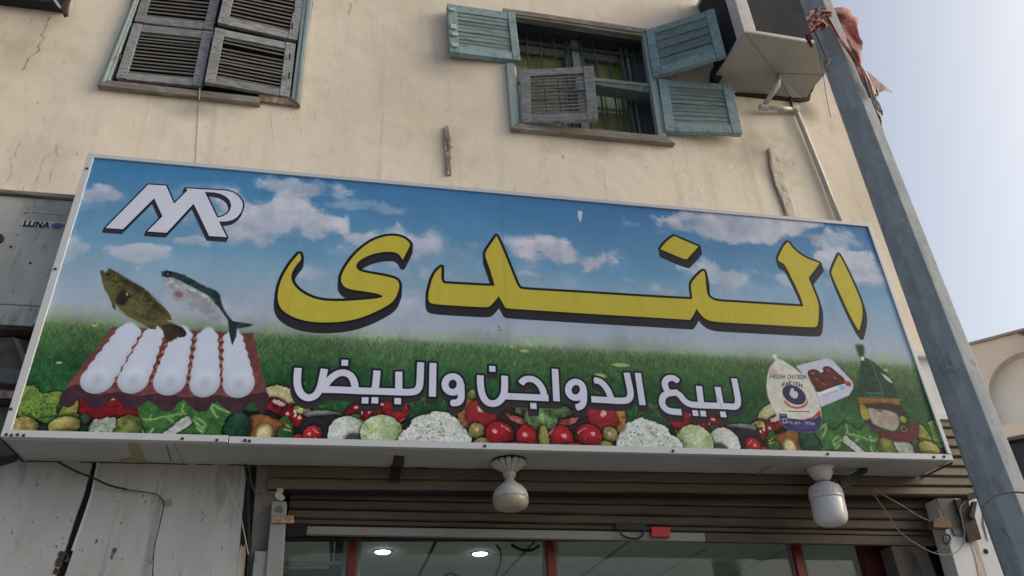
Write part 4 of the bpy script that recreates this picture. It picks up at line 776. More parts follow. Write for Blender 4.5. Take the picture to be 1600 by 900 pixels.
# ------------------------------------------------------------------ shop interior behind the glass
ZCEI = 2.70; YG = .55; IX0, IX1, IY1 = .98, 4.42, 5.2
shell = tag(MB().add([(IX0, .60, 0), (IX0, IY1, 0), (IX0, IY1, ZCEI + .1), (IX0, .60, ZCEI + .1)], [(0, 1, 2, 3)]).add([(IX1, .60, 0), (IX1, IY1, 0), (IX1, IY1, ZCEI + .1), (IX1, .60, ZCEI + .1)], [(0, 1, 2, 3)]).add([(IX0, IY1, 0), (IX1, IY1, 0), (IX1, IY1, ZCEI + .1), (IX0, IY1, ZCEI + .1)], [(0, 1, 2, 3)]).build('shop_walls', M['ceiling']), kind='structure')
tag(MB().box(IX0, IX1, .6, IY1, .10, .13).build('shop_floor', M['paving']), kind='structure')
ceil = tag(MB().box(IX0, IX1, .58, IY1, ZCEI + .012, ZCEI + .05).build('shop_ceiling', M['wire_grey']), kind='structure')
gx = [IX0 + .02]; x = 1.338
while x < IX1: gx.append(x); x += .61
gx.append(IX1); gy = [.6]; y = .78
while y < IY1: gy.append(y); y += 1.215
gy.append(IY1)
for i in range(len(gx) - 1):
    for j in range(len(gy) - 1):
        if gx[i + 1] - gx[i] > .05: MB().box(gx[i] + .013, gx[i + 1] - .013, gy[j] + .013, gy[j + 1] - .013, ZCEI, ZCEI + .02).build('ceiling_panel', M['ceiling'], ceil)
for (x, y, lb) in ((598, 862, 'round lit downlight in the shop ceiling, left of the two seen through the glass'), (750, 865, 'round lit downlight in the shop ceiling, right of the two seen through the glass')):
    p = onZ(x, y, ZCEI - .004)
    t = thing('downlight', (p[0], p[1], ZCEI), lb, 'ceiling light', 'downlights in the shop ceiling')
    MB().lathe([(.060, 0), (.060, -.004), (.048, -.007)], (p[0], p[1], ZCEI + .001), 28).build('trim_ring', M['plastic'], t, smooth=False)
    MB().lathe([(.046, -.0075), (.034, -.013), (.01, -.016)], (p[0], p[1], ZCEI), 28).build('lens', M['lampglow'], t)
for pts, r in (([(776, 852), (782, 862), (781, 880), (774, 902)], .007), ([(800, 852), (812, 858), (828, 860), (842, 853)], .009), ([(692, 902), (704, 896), (718, 902)], .009)):
    P = smooth_path([onZ(x, y, ZCEI - .03) if y < 895 else onZ(x, y, ZCEI - .05) for x, y in pts], 5)
    tag(MB().tube(P, r).build('cable', M['wire_black']), {776: 'thin black cable curving under the shop ceiling beside the right downlight', 800: 'thick black cable end hanging just under the glass door head', 692: 'black cable loop at the bottom edge between the two downlights'}[pts[0][0]], 'cable', 'cables inside the shop')
# ================================================================== glazed shop front
sf = thing('storefront', (1.1, YG, .12), 'glass shop front with red mullions and aluminium edges under the roller shutter', 'shop front')
def vbar(xa, xb, y, Y0, Y1, name, m, z0=.13, parent=sf, ztop=2.52):
    a = onY(xa, y, Y0)[0]; b_ = onY(xb, y, Y0)[0]; return MB().box(a, b_, Y0, Y1, z0, ztop).build(name, m, parent, bevel=.003)
for (g0, r0, r1, g1) in ((537, 545.5, 558, 565), (847, 853.5, 865.5, 872), (1231, 1237, 1249, 1252)):
    vbar(r0, r1, 848, YG - .035, YG + .02, 'red_mullion', M['red'])
    vbar(g0, r0 - .5, 848, YG - .012, YG + .016, 'glass_edge_rail', M['alu']); vbar(r1 + .5, g1, 848, YG - .012, YG + .016, 'glass_edge_rail', M['alu'])
vbar(1345, 1386, 852, YG - .03, YG + .03, 'dark_red_panel', mat('dark_red_panel', (.09, .012, .016), rough=.6))
MB().box(1.0, 4.4, YG - .06, YG + .05, 2.522, 2.78).build('head_rail', M['black'], sf)
xs_ = [onY(x, 848, YG)[0] for x in (448, 537, 565, 847, 872, 1231, 1252, 1345)]
for k in range(0, 8, 2): MB().box(xs_[k], xs_[k + 1], YG, YG + .008, .13, 2.52).build('pane', M['glass'], sf)
# side-light door with a dark lower leaf (left)
zt_ = onY(490, 884, YG + .03)[2]
MB().box(xs_[0], xs_[1], YG + .012, YG + .03, zt_, zt_ + .018).build('transom', M['alu'], sf)
MB().box(xs_[0] + .02, xs_[1] - .01, YG + .03, YG + .05, .13, zt_ - .015).build('dark_door_leaf', mat('dark_door_leaf', (.035, .032, .03), rough=.6), sf)
vb = onY(524, 850, YG + .2)[0]; MB().box(vb, vb + .05, YG + .2, YG + .24, .13, 2.66).build('curtain_strip', M['darkteal'], sf)
# ================================================================== roller shutter and its cover
def zrow(xa, ya, xb, yb, Y):
    a = onY(xa, ya, Y); b_ = onY(xb, yb, Y); k = (b_[2] - a[2]) / (b_[0] - a[0]); return lambda X: a[2] + (X - a[0]) * k
def slat_strip(X0, X1, zt, zb, Y, name, m, parent, out=.016, seg=7):
    prof = []
    for k in range(seg + 1):
        t = k / seg; prof.append((t, -out * (.25 + .75 * t) * min(1, (t / .12), ((1 - t) / .10)) if 0 < t < 1 else 0))
    v = []; f = []
    n = 25
    for i in range(n):
        X_ = X0 + (X1 - X0) * i / (n - 1); wob = rng.normal(0, .0024)
        for t, o in prof: v.append((X_, Y + o + wob * .6, zt(X_) * (1 - t) + zb(X_) * t + wob * .5))
    s = len(prof)
    for i in range(n - 1):
        for k in range(s - 1): f.append((i * s + k, i * s + k + 1, (i + 1) * s + k + 1, (i + 1) * s + k))
    bck = len(v)
    for i in (0, n - 1):
        X_ = X0 + (X1 - X0) * i / (n - 1); v += [(X_, Y + .02, zt(X_)), (X_, Y + .02, zb(X_))]
    f += [(bck, bck + 1, bck + 3, bck + 2), (0, bck, bck + 2, (n - 1) * s), (s - 1, (n - 1) * s + s - 1, bck + 3, bck + 1)]
    f += [[bck] + list(range(0, s)) + [bck + 1], [bck + 2] + list(range((n - 1) * s, n * s)) + [bck + 3]]
    return mk(name, v, f, m, parent)
rc = thing('shutter_cover', (1.0, .30, 2.6), 'brown ribbed metal cover behind the sign, its right end by the pole', 'shutter cover')
YC = .325 - .03
ra = zrow(500, 729, 1200, 741, YC); rb = zrow(500, 748, 1200, 757.5, YC); rcc = zrow(500, 766, 1200, 773, YC)
step = lambda f, d: (lambda X: f(X) + d)
pitch = float(ra(2.5) - rb(2.5)) 
CX0 = onY(421, 740, YC)[0]; CX1 = 4.985
rows = [step(ra, pitch * k) for k in range(6, 0, -1)] + [ra, rb, rcc]
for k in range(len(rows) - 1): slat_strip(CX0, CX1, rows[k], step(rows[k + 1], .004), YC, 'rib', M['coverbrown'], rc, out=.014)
MB().hexa([(CX0, YC - .002, rcc(CX0) - .003), (CX1, YC - .002, rcc(CX1) - .003), (CX1, YC - .002, rcc(CX1) + .001), (CX0, YC - .002, rcc(CX0) + .001), (CX0, YC + .1, rcc(CX0) - .003), (CX1, YC + .1, rcc(CX1) - .003), (CX1, YC + .1, rcc(CX1) + .001), (CX0, YC + .1, rcc(CX0) + .001)]).build('lower_lip', M['black'], rc)  # coloured black to give the shadow gap under the cover
rs = thing('roller_shutter', (1.15, .36, 2.4), 'brown roller shutter, raised, with a pale bottom rail above the glass', 'roller shutter')
YS = .375; SX1 = onY(1452, 800, YS)[0]; SX0 = onY(452, 790, YS)[0]
rw = [zrow(500, 742, 1200, 749, YS), zrow(500, 762, 1200, 770, YS), zrow(500, 782, 1200, 793, YS), zrow(500, 797, 1200, 810, YS), zrow(500, 812, 1200, 826, YS), zrow(500, 822, 1200, 835, YS)]
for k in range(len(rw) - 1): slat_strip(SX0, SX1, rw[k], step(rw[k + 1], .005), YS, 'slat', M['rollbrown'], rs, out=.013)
barT = zrow(500, 822, 1200, 834, YS - .012); barB = zrow(500, 835, 1200, 848, YS - .012)
bx0 = onY(479, 828, YS - .012)[0]; bx1 = onY(1100, 838, YS)[0]
def bar(x0, x1, m, name, y0=YS - .012, y1=YS + .02): return MB().hexa([(x0, y0, barB(x0)), (x1, y0, barB(x1)), (x1, y0, barT(x1)), (x0, y0, barT(x0)), (x0, y1, barB(x0)), (x1, y1, barB(x1)), (x1, y1, barT(x1)), (x0, y1, barT(x0))]).build(name, m, rs, bevel=.003)
bar(bx0, bx1, M['alu'], 'bottom_rail'); bar(bx1 + .001, SX1 - .02, M['rollbrown'], 'bottom_rail')
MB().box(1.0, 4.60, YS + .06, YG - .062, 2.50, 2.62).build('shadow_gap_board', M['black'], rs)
# handle and red tag on the bottom rail
hp = [onY(x, y, YS - .03) for x, y in ((968, 826), (972, 836), (984, 841), (998, 841), (1005, 834), (1006, 826))]
h = MB().tube(smooth_path(hp, 4), .0055); h.plate([onY(962, 817, YS - .028), onY(1009, 819, YS - .028), onY(1009, 829, YS - .028), onY(962, 827, YS - .028)], (0, 1, 0), .02)
h.build('handle', M['wire_black'], rs)
tag(MB().plate([onY(1018, 822, YS - .034), onY(1047, 823.5, YS - .034), onY(1048, 839, YS - .034), onY(1018, 838.5, YS - .034)], (0, 1, 0), .02).build('padlock_tag', M['tagred'], bevel=.003), 'small red plastic tag on the bottom rail beside the black handle', 'tag')
# ------------------------------------------------------------------ left side of the shutter: column, dark gap, guide rail
YCOL = .30
co = thing('column', (1.0, YCOL, .12), 'grimy grey-brown plastered column left of the roller shutter', 'column')
MB().prism([onY(402, 715, YCOL), onY(446, 715, YCOL), onY(443, 770, YCOL), onY(432, 800, YCOL), onY(424, 860, YCOL), onY(414, 930, YCOL), onY(380, 930, YCOL), onY(391, 860, YCOL), onY(397, 780, YCOL)], (0, 1, 0), .08).build('shaft', M['concrete'], co, bevel=.006)
MB().prism([onY(x, y, YCOL - .01) for x, y in ((434, 750), (437, 757), (441, 756), (443, 766), (439, 771), (446, 777), (441, 783), (431, 780), (429, 772), (433, 766), (430, 759))], (0, 1, 0), .012).build('broken_edge', M['lime'], co, bevel=.004)
MB().box(.80, 1.035, .405, .42, .12, 2.9).build('backing', M['black'], co)
gr = thing('guide_rail', (1.05, .25, .12), 'white painted shutter guide rail on the left, with a short rusty bracket', 'guide rail', 'shutter guide rails')
YR = .262
def post(xa, xb, xc, xd, y0, y1, Y, t, name, m, par): 
    q = [onY(xa, y0, Y), onY(xb, y0, Y), onY(xd, y1, Y), onY(xc, y1, Y)]; return MB().plate(q, (0, 1, 0), t).build(name, m, par, bevel=.004)
post(425, 448, 414, 440, 783, 905, YR, .07, 'rail', M['railgrey'], gr)
post(398, 420, 393, 416, 861, 905, YR + .01, .05, 'cover_strip', M['railgrey'], gr)
MB().prism([onY(429, 794, YR - .003), onY(438, 789, YR - .003), onY(443, 797, YR - .003), onY(440, 801, YR - .003), onY(430, 799, YR - .003)], (0, 1, 0), .003).build('hole', M['concrete'], gr)
post(424, 459, 423, 459, 805, 817, YR - .012, .012, 'bracket', mat('rust_painted_bracket', (.40, .33, .27), [((.28, .13, .07), (14, 14, 14), .42, .56, .9)], rough=.8), gr)
MB().prism([onY(x, y, .355) for x, y in ((449, 818), (478, 819), (478, 836), (448, 838))], (0, 1, 0), .015).build('dark_gap_plate', M['black'], gr)  # black plate stands in for the shaded open gap beside the rail
# white wall panels at lower left
wp = thing('cladding_sheet', (-1.6, .30, .12), 'white painted sheet panel at the far lower left, dark seam on its right', 'cladding sheet', 'white painted panels under the sign')
YP = .300
MB().prism([onY(-200, 640, YP), onY(146, 640, YP), onY(143, 728, YP), onY(131, 770, YP), onY(117, 808, YP), onY(100, 862, YP), onY(84, 905, YP), onY(66, 960, YP), onY(-200, 960, YP)], (0, 1, 0), .018).build('sheet', M['white_wall'], wp, bevel=.002)
rp_ = random.Random(5)
def pits(poly_px, n, par, name='pits'):
    b = MB(); k = 0; xs = [p[0] for p in poly_px]; ys = [p[1] for p in poly_px]
    while k < n:
        x = rp_.uniform(min(xs), max(xs)); y = rp_.uniform(min(ys), max(ys)); ins = False
        for i in range(len(poly_px)):
            (ax_, ay_), (bx_, by_) = poly_px[i], poly_px[(i + 1) % len(poly_px)]
            if (ay_ > y) != (by_ > y) and x < (bx_ - ax_) * (y - ay_) / (by_ - ay_) + ax_: ins = not ins
        if not ins: continue
        k += 1; r_ = rp_.choice([.3, .35, .4, .5, .5, .7, 1.0]); l_ = r_ * rp_.uniform(1, 3.4)
        b.add([onY(x + r_ * rp_.uniform(.6, 1.2) * math.cos(a) - .28 * l_ * math.sin(a), y + l_ * rp_.uniform(.7, 1.1) * math.sin(a), YP - .0012 - k * .000004) for a in np.linspace(0, 2 * math.pi, 8)[:-1]], [list(range(7))])
    o = b.build(name, M['screw'], par, recalc=False); o['kind'] = 'stuff'
pits([(2, 726), (140, 730), (96, 860), (80, 898), (2, 898)], 24, wp)
wp2 = thing('cladding_sheet', (.3, .30, .12), 'white painted sheet panel between the dark seam and the shutter column', 'cladding sheet', 'white painted panels under the sign')
MB().prism([onY(155, 640, YP), onY(388, 640, YP), onY(386, 728, YP), onY(377, 815, YP), onY(374, 860, YP), onY(366, 960, YP), onY(80, 960, YP), onY(99, 905, YP), onY(113, 864, YP), onY(131, 812, YP), onY(144, 772, YP), onY(153, 728, YP)], (0, 1, 0), .018).build('sheet', M['white_wall'], wp2, bevel=.002)
MB().prism([onY(x, y, YP - .006) for x, y in ((155, 722), (151.5, 722), (142, 770), (129, 810), (111, 860), (114, 860), (132, 812), (146, 770))], (0, 1, 0), .02).build('edge_strip', M['frame_white'], wp2)
MB().box(-2.2, 1.06, YP + .019, YP + .022, .12, 3.2).build('backing', M['black'], wp2)
for (cx_, cy_, r_) in ((98, 868, 7), (104, 873, 5), (92, 880, 6), (88, 892, 5)):
    MB().prism([onY(cx_ + (r_ + rng.normal(0, 1.2)) * math.cos(a), cy_ + (r_ + rng.normal(0, 1.2)) * math.sin(a) * 1.2, YP - .003) for a in np.linspace(0, 2 * math.pi, 13)[:-1]], (0, 1, 0), .006).build('rust_lump', M['rust'], wp2)
MB().prism([*[onY(x, y, YP - .0015) for x, y in ((374, 862), (377, 850), (380, 856), (383, 850), (384, 866), (381, 905), (370, 905))]], (0, 1, 0), .0015).build('rust_patch', M['rustlight'], wp2)
MB().prism([onY(x, y, YP - .002) for x, y in ((249, 781), (268, 780), (269, 791), (256, 792))], (0, 1, 0), .0015).build('tape_patch', mat('grey_tape', (.26, .25, .23), rough=.6), wp2)
def wire(pts, r, m, label, Y=None, name='wire', cat='wire', k=6):
    P = [onY(*p[:2], p[2] if len(p) > 2 else Y) for p in pts]; o = MB().tube(smooth_path(P, k), r).build(name, m); return tag(o, label, cat)
wire([(89, 721), (120, 737), (146, 747), (170, 758), (199, 765)], .0045, M['wire_black'], 'black wire drooping from the sign across the dark panel seam', .275)
wire([(199, 765.5), (228, 769), (243, 772), (250, 777), (256, 785), (254, 800), (247, 830), (242, 850), (240, 868), (238, 905)], .0022, M['wire_black'], 'thin dark wire running from the grey tape patch down the white panel', .288)
wire([(353, 745), (364, 775), (377, 812), (388, 866)], .0022, M['wire_pale'], 'thin pale string slanting across the right edge of the white panel', .27)
wire([(383, 725), (385, 742), (388, 752), (388, 790), (389, 868), (386, 905)], .005, M['wire_black'], 'black cable hanging down the dark gap beside the column', .285, cat='cable', name='cable')
wire([(389, 725), (392, 752), (400, 772)], .0035, M['wire_grey'], 'short grey cable in the dark gap left of the column', .30, cat='cable', name='cable')
wire([(-12, 717), (8, 717), (22, 714), (24, 717), (10, 722), (-12, 727)], .011, M['wire_black'], 'thick black cable bundle under the lower left corner of the sign', .22, cat='cable', name='cable')
pits([(156, 730), (384, 730), (372, 850), (366, 898), (104, 898), (132, 815)], 42, wp2)
# ------------------------------------------------------------------ right side: white pillar, brackets, block
pr = thing('pillar', (4.6, .26, .12), 'white painted pillar at the lower right with a rust streak, beside the pole', 'pillar')
YQ = .262
MB().prism([onY(1463, 779, YQ), onY(1530, 779, YQ), onY(1582, 930, YQ), onY(1506, 930, YQ)], (0, 1, 0), .10).build('shaft', M['white_band'], pr, bevel=.004)
MB().prism([onY(x, y, YQ - .006) for x, y in ((1463, 779), (1492, 779), (1497, 812), (1506, 827), (1487, 828), (1476, 808))], (0, 1, 0), .006).build('grey_patch', M['concrete'], pr)
MB().prism([onY(x, y, YQ - .003) for x, y in ((1516, 846), (1527, 846), (1534, 870), (1544, 905), (1530, 905), (1524, 872))], (0, 1, 0), .002).build('rust_streak', M['rustlight'], pr)
MB().lathe([(.014, 0), (.012, -.004)], onY(1540.5, 861.5, YQ - .001), 12, axis=(0, 1, 0)).build('hole', M['black'], pr)
MB().prism([onY(x, y, YQ - .004) for x, y in ((1536, 800), (1538, 818), (1543, 842), (1545, 846), (1542, 842), (1535, 818))], (0, 1, 0), .003).build('scratch', M['wire_grey'], pr)
bk = thing('bracket', (4.75, .2, 2.3), 'rusty steel angle bracket bolted to the white pillar under the shutter cover', 'bracket')
MB().prism([onY(x, y, YQ - .03) for x, y in ((1492, 780), (1513, 780), (1515, 790), (1524, 808), (1534, 842), (1514, 847), (1503, 812))], (0, 1, 0), .02).build('plate', M['rust'], bk, bevel=.002)
MB().plate([onY(x, y, YQ - .045) for x, y in ((1521, 783), (1527, 784), (1522, 812), (1515, 806))], (0, 1, 0), .02).build('arm', M['rust'], bk)
MB().prism([onY(x, y, YQ - .05) for x, y in ((1510, 772), (1524, 768), (1526, 778), (1514, 782))], (0, 1, 0), .06).build('bolt_block', M['rust'], bk)
MB().plate([onY(x, y, YQ - .012) for x, y in ((1488, 826), (1506, 826), (1508, 838), (1492, 836))], (0, 1, 0), .012).build('shim', M['wire_grey'], bk)
tag(MB().prism([onY(x, y, YQ - .035) for x, y in ((1458, 812), (1475, 806), (1486, 815), (1487, 825), (1459, 824))], (0, 1, 0), .05).build('wood_block', mat('stained_wood_block', (.17, .11, .065), [((.08, .055, .04), (9, 9, 40), .45, .65, .8)], rough=.8), bevel=.003), 'small brown wood block wedged at the left edge of the white pillar', 'wood block')
rg = [onY(1479 + 5.5 * math.cos(a), 842 + 7 * math.sin(a), YQ - .03) for a in np.linspace(0, 2 * math.pi, 15)]
tag(MB().tube(rg, .006).build('ring_hook', M['wire_black']), 'small black ring hook at the edge of the white pillar', 'hook')
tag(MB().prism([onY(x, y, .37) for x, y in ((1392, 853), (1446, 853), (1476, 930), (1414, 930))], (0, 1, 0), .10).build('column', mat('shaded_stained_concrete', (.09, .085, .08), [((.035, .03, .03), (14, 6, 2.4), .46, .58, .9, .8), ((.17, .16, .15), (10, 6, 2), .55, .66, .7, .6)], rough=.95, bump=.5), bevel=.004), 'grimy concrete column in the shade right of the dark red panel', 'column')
MB().box(4.30, 4.75, .46, .475, .12, 2.7).build('backing', M['black'], pr)
wire([(1365, 762), (1385, 776), (1410, 790), (1435, 806), (1460, 816), (1486, 818)], .0028, M['wire_tan'], 'tan twine sagging from the shutter cover to the wood block', .24, name='twine', cat='twine')
wire([(1362, 768), (1385, 800), (1405, 830), (1432, 850), (1462, 865), (1487, 866), (1502, 855), (1507, 835), (1502, 808), (1500, 795), (1507, 785), (1522, 775)], .0026, M['wire_tan'], 'long loop of tan twine hanging across the shutter end to the bracket', .225, name='twine', cat='twine')
wire([(1460, 864), (1478, 852), (1487, 848)], .0018, M['wire_grey'], 'short grey wire end tied beside the ring hook', .235)
# ================================================================== the sign
sg = thing('shop_sign', (0, 0, 2.8), 'long shop sign with yellow Arabic lettering over a meadow, fish, eggs and vegetables', 'shop sign')
SW, SZ0, SZ1, SDp = 4.5, 2.8, 4.319, .30
ft = .036
pm = mk('print_panel', [(ft - .012, .004, SZ0 + .03), (SW - ft + .012, .004, SZ0 + .03), (SW - ft + .012, .004, SZ1 - .02), (ft - .012, .004, SZ1 - .02)], [(0, 1, 2, 3)], M['print'], sg, recalc=False)
uv = pm.data.uv_layers.new(name='print')
for lp in pm.data.loops:
    v = pm.data.vertices[lp.vertex_index].co + wloc(sg); uv.data[lp.index].uv = (v.x * PS / PW, 1 - (ZT - v.z) * PS / PH)
fm = M['frame_white']; jx = onY(356, 690, 0)[0]; zbt = onY(300, 679, 0)[2]
zbt = SZ0 + .030
MB().box(.0, jx, -.007, .030, SZ0, zbt).build('bottom_trim', fm, sg, bevel=.0015); MB().box(jx + .004, SW, -.004, .030, SZ0 - .004, zbt - .003).build('bottom_trim', fm, sg, bevel=.0015)
MB().box(0, SW, -.004, .030, SZ1 - .024, SZ1).build('top_trim', fm, sg, bevel=.0015)
MB().box(0, ft - .004, -.0055, .030, zbt, SZ1 - .024).build('side_trim', fm, sg, bevel=.0015); MB().box(SW - .024, SW, -.0055, .030, zbt, SZ1 - .024).build('side_trim', fm, sg, bevel=.0015)
cuts = [0.001, onY(268, 700, 0)[0], onY(600, 710, 0)[0] + .6, 3.4, SW - .001]
for k in range(len(cuts) - 1): MB().box(cuts[k] + .0015, cuts[k + 1] - .0015, .031, SDp - .002, SZ0 + .001, SZ0 + .012).build('soffit_panel', M['soffit'], sg)
MB().box(0, .010, .031, SDp, SZ0 - .002, SZ1).build('end_panel', M['soffit'], sg); MB().box(SW - .010, SW, .031, SDp, SZ0 - .002, SZ1).build('end_panel', M['soffit'], sg)
MB().box(.011, SW - .011, .031, SDp, SZ1 - .012, SZ1 - .001).build('top_panel', M['soffit'], sg)
MB().box(.011, SW - .011, .02, .03, SZ0 + .03, SZ1 - .03).build('backing', M['black'], sg)
# lap strips, sealant smears and drips under the sign
def under(pts, m, name, t=.0015, z=SZ0 - .0005): return MB().prism([onZ(x, y, z) for x, y in pts], (0, 0, -1), t).build(name, m, sg)
under([(199, 693), (215, 694), (227, 722), (208, 721)], M['stain'], 'sealant_strip'); under([(190, 719), (208, 716), (228, 719), (226, 722), (188, 721)], M['stain'], 'sealant_strip', z=SZ0 - .0022)
under([(0, 686), (8, 688), (40, 721), (36, 722)], M['rust'], 'corner_lap', .002); under([(260, 697), (261.5, 697), (268, 720), (266, 720)], M['wire_grey'], 'joint_line')
under([(1196, 729), (1208, 728), (1188, 741), (1180, 741)], M['stain'], 'sealant_strip')
under([(1488, 721), (1489, 724), (1441, 747), (1439, 745)], M['rust'], 'corner_lap', .002)
lipz = [(x, 721 + (x - 40) * .0175 + rng.normal(0, .6)) for x in np.linspace(40, 1440, 60)]
MB().tube([onZ(x, y, SZ0 - .001) for x, y in lipz], .0035, 5).build('lower_lip', M['rust'], sg)
scr = [(10, 689), (18, 689.5), (27.5, 688.5), (37, 689.5), (285, 694), (339, 696), (383, 699), (390, 699), (758, 711), (1052, 719), (1294, 724), (1460, 727), (1476, 729)]
scr = [(x, 683 + (x - 1) * 35 / 1488 - 4.0 + (.5 if i % 2 else -.4)) for i, (x, y) in enumerate(scr)]
scr += [(17, 639), (86.5, 420), (136, 263)]
for (x, y) in scr:
    p = onY(x, y, -.0075); MB().lathe([(.0072, .003), (.0072, 0), (.004, -.003)], p, 10, axis=(0, 1, 0)).build('screw', M['screw'], sg)
# support straps under the sign and over the cover
st = thing('strap', (1.9, .2, 2.7), 'dark steel strap under the sign, hanging over the brown shutter cover', 'strap')
MB().prism([onZ(x, y, SZ0 - .002) for x, y in ((616, 712), (632, 713), (630, 729), (612, 728))], (0, 0, -1), .006).build('plate', M['rust'], st)
MB().plate([onY(x, y, .262) for x, y in ((611, 726), (628, 727), (624, 753), (608, 752))], (0, 1, 0), .006).build('tab', M['black'], st)
rag_ = MB(); P = [onY(x, y, .16) for x, y in ((1313, 749), (1325, 742), (1334, 740), (1345, 731), (1357, 731), (1355, 738), (1340, 747), (1333, 758), (1322, 764), (1313, 763))]
rag_.prism(P, (.05, 1, .1), .02).build('plastic_scrap', M['wire_black'], bevel=.003); tag(bpy.data.objects['plastic_scrap'], 'torn black plastic scrap hanging beside the white cylindrical lamp', 'plastic scrap')
wire([(1296, 728), (1306, 737), (1316, 740), (1326, 743)], .0022, M['wire_grey'], 'short wire loop between the white cylindrical lamp and the black scrap', .12)
# ================================================================== the two lamps
def lamp_scale(p): return np.dot(np.array(p) - CAM, RW @ np.array([0, 0, 1.0])) / F
p = onZ(795, 719.5, SZ0); s = lamp_scale(p)
l1 = thing('lamp', (p[0], p[1], SZ0), 'dusty reflector bulb on a fluted rosette holder, under the middle of the sign', 'lamp', 'lamps under the sign')
MB().lathe([(26.5 * s, 0), (26.5 * s, -2.28 * s)], p, 36).build('rosette_base', M['black'], l1)
for k in range(14):
    a = 2 * math.pi * k / 14; ca, sa = math.cos(a), math.sin(a); pts = []
    for (rr_, zz, wd_) in ((26, -2.5, 4.0), (23, -5, 5.0), (17, -9.5, 4.2), (12, -14, 3.0), (9, -18, 2.2)):
        pts.append((Vector(p) + Vector((ca * rr_ * s, sa * rr_ * s, zz * s)), wd_ * s))
    MB().tube([q[0] for q in pts], [q[1] for q in pts], 8).build('petal', M['plastold'], l1, smooth=True)
MB().lathe([(9.5 * s, -16.72 * s), (10.5 * s, -20.52 * s), (10 * s, -25.08 * s), (7.5 * s, -27.36 * s), (7 * s, -31.16 * s)], p, 24).build('socket', M['plastold'], l1, smooth=True)
MB().lathe([(6.5 * s, -29.64 * s), (8 * s, -32.68 * s), (12 * s, -36.48 * s), (19 * s, -41.80 * s), (24.5 * s, -47.88 * s), (27 * s, -54.72 * s), (27.6 * s, -58.52 * s), (27.2 * s, -60.04 * s)], p, 32).build('bulb_body', M['plastold'], l1, smooth=True)
MB().lathe([(26.9 * s, -59.89 * s), (27.5 * s, -62.32 * s), (27 * s, -68.40 * s), (24.5 * s, -72.96 * s), (18 * s, -76.76 * s), (8 * s, -78.66 * s), (.5 * s, -79.04 * s)], p, 32).build('diffuser', M['diffold'], l1, smooth=True)
p = onZ(1281, 731, SZ0); s = lamp_scale(p)
l2 = thing('lamp', (p[0], p[1], SZ0), 'large white cylindrical bulb on a plain cone holder, under the right of the sign', 'lamp', 'lamps under the sign')
ax2 = Vector((.06, -.0, 1)).normalized()
MB().lathe([(22 * s, 0), (18.92 * s, -4.97 * s), (16.72 * s, -11.36 * s), (11.44 * s, -19.17 * s), (8.80 * s, -21.30 * s)], p, 30).build('holder', M['plastic'], l2, smooth=True)
pb = Vector(p) + Vector((0, 0, -19.88 * s))
MB().lathe([(6.5 * s, 1.4 * s), (6.5 * s, -4.26 * s), (8 * s, -5.68 * s)], pb, 20, axis=ax2).build('socket', M['alu'], l2)
MB().lathe([(8 * s, -4.97 * s), (15.84 * s, -6.39 * s), (21.12 * s, -9.94 * s), (23.76 * s, -15.62 * s), (24.64 * s, -25.56 * s), (25.17 * s, -27.69 * s), (25.17 * s, -29.82 * s)], pb, 72, axis=ax2).build('bulb_body', M['plastic'], l2, smooth=True)
for k in range(36):
    a = 2 * math.pi * k / 36; u_ = ax2.orthogonal().normalized(); v_ = ax2.cross(u_); d = u_ * math.cos(a) + v_ * math.sin(a)
    MB().tube([pb + d * 21.6 * s - ax2 * 10.3 * s, pb + d * 24.1 * s - ax2 * 16.3 * s, pb + d * 24.9 * s - ax2 * 26 * s], .7 * s, 4).build('cooling_rib', M['plastic'], l2)
MB().lathe([(24.46 * s, -30.17 * s), (24.90 * s, -32.66 * s), (25.17 * s, -53.96 * s), (24.20 * s, -60.35 * s), (21.12 * s, -65.32 * s), (14.96 * s, -68.52 * s), (8 * s, -69.94 * s), (.5 * s, -70.29 * s)], pb, 48, axis=ax2).build('diffuser', M['diff'], l2, smooth=True)
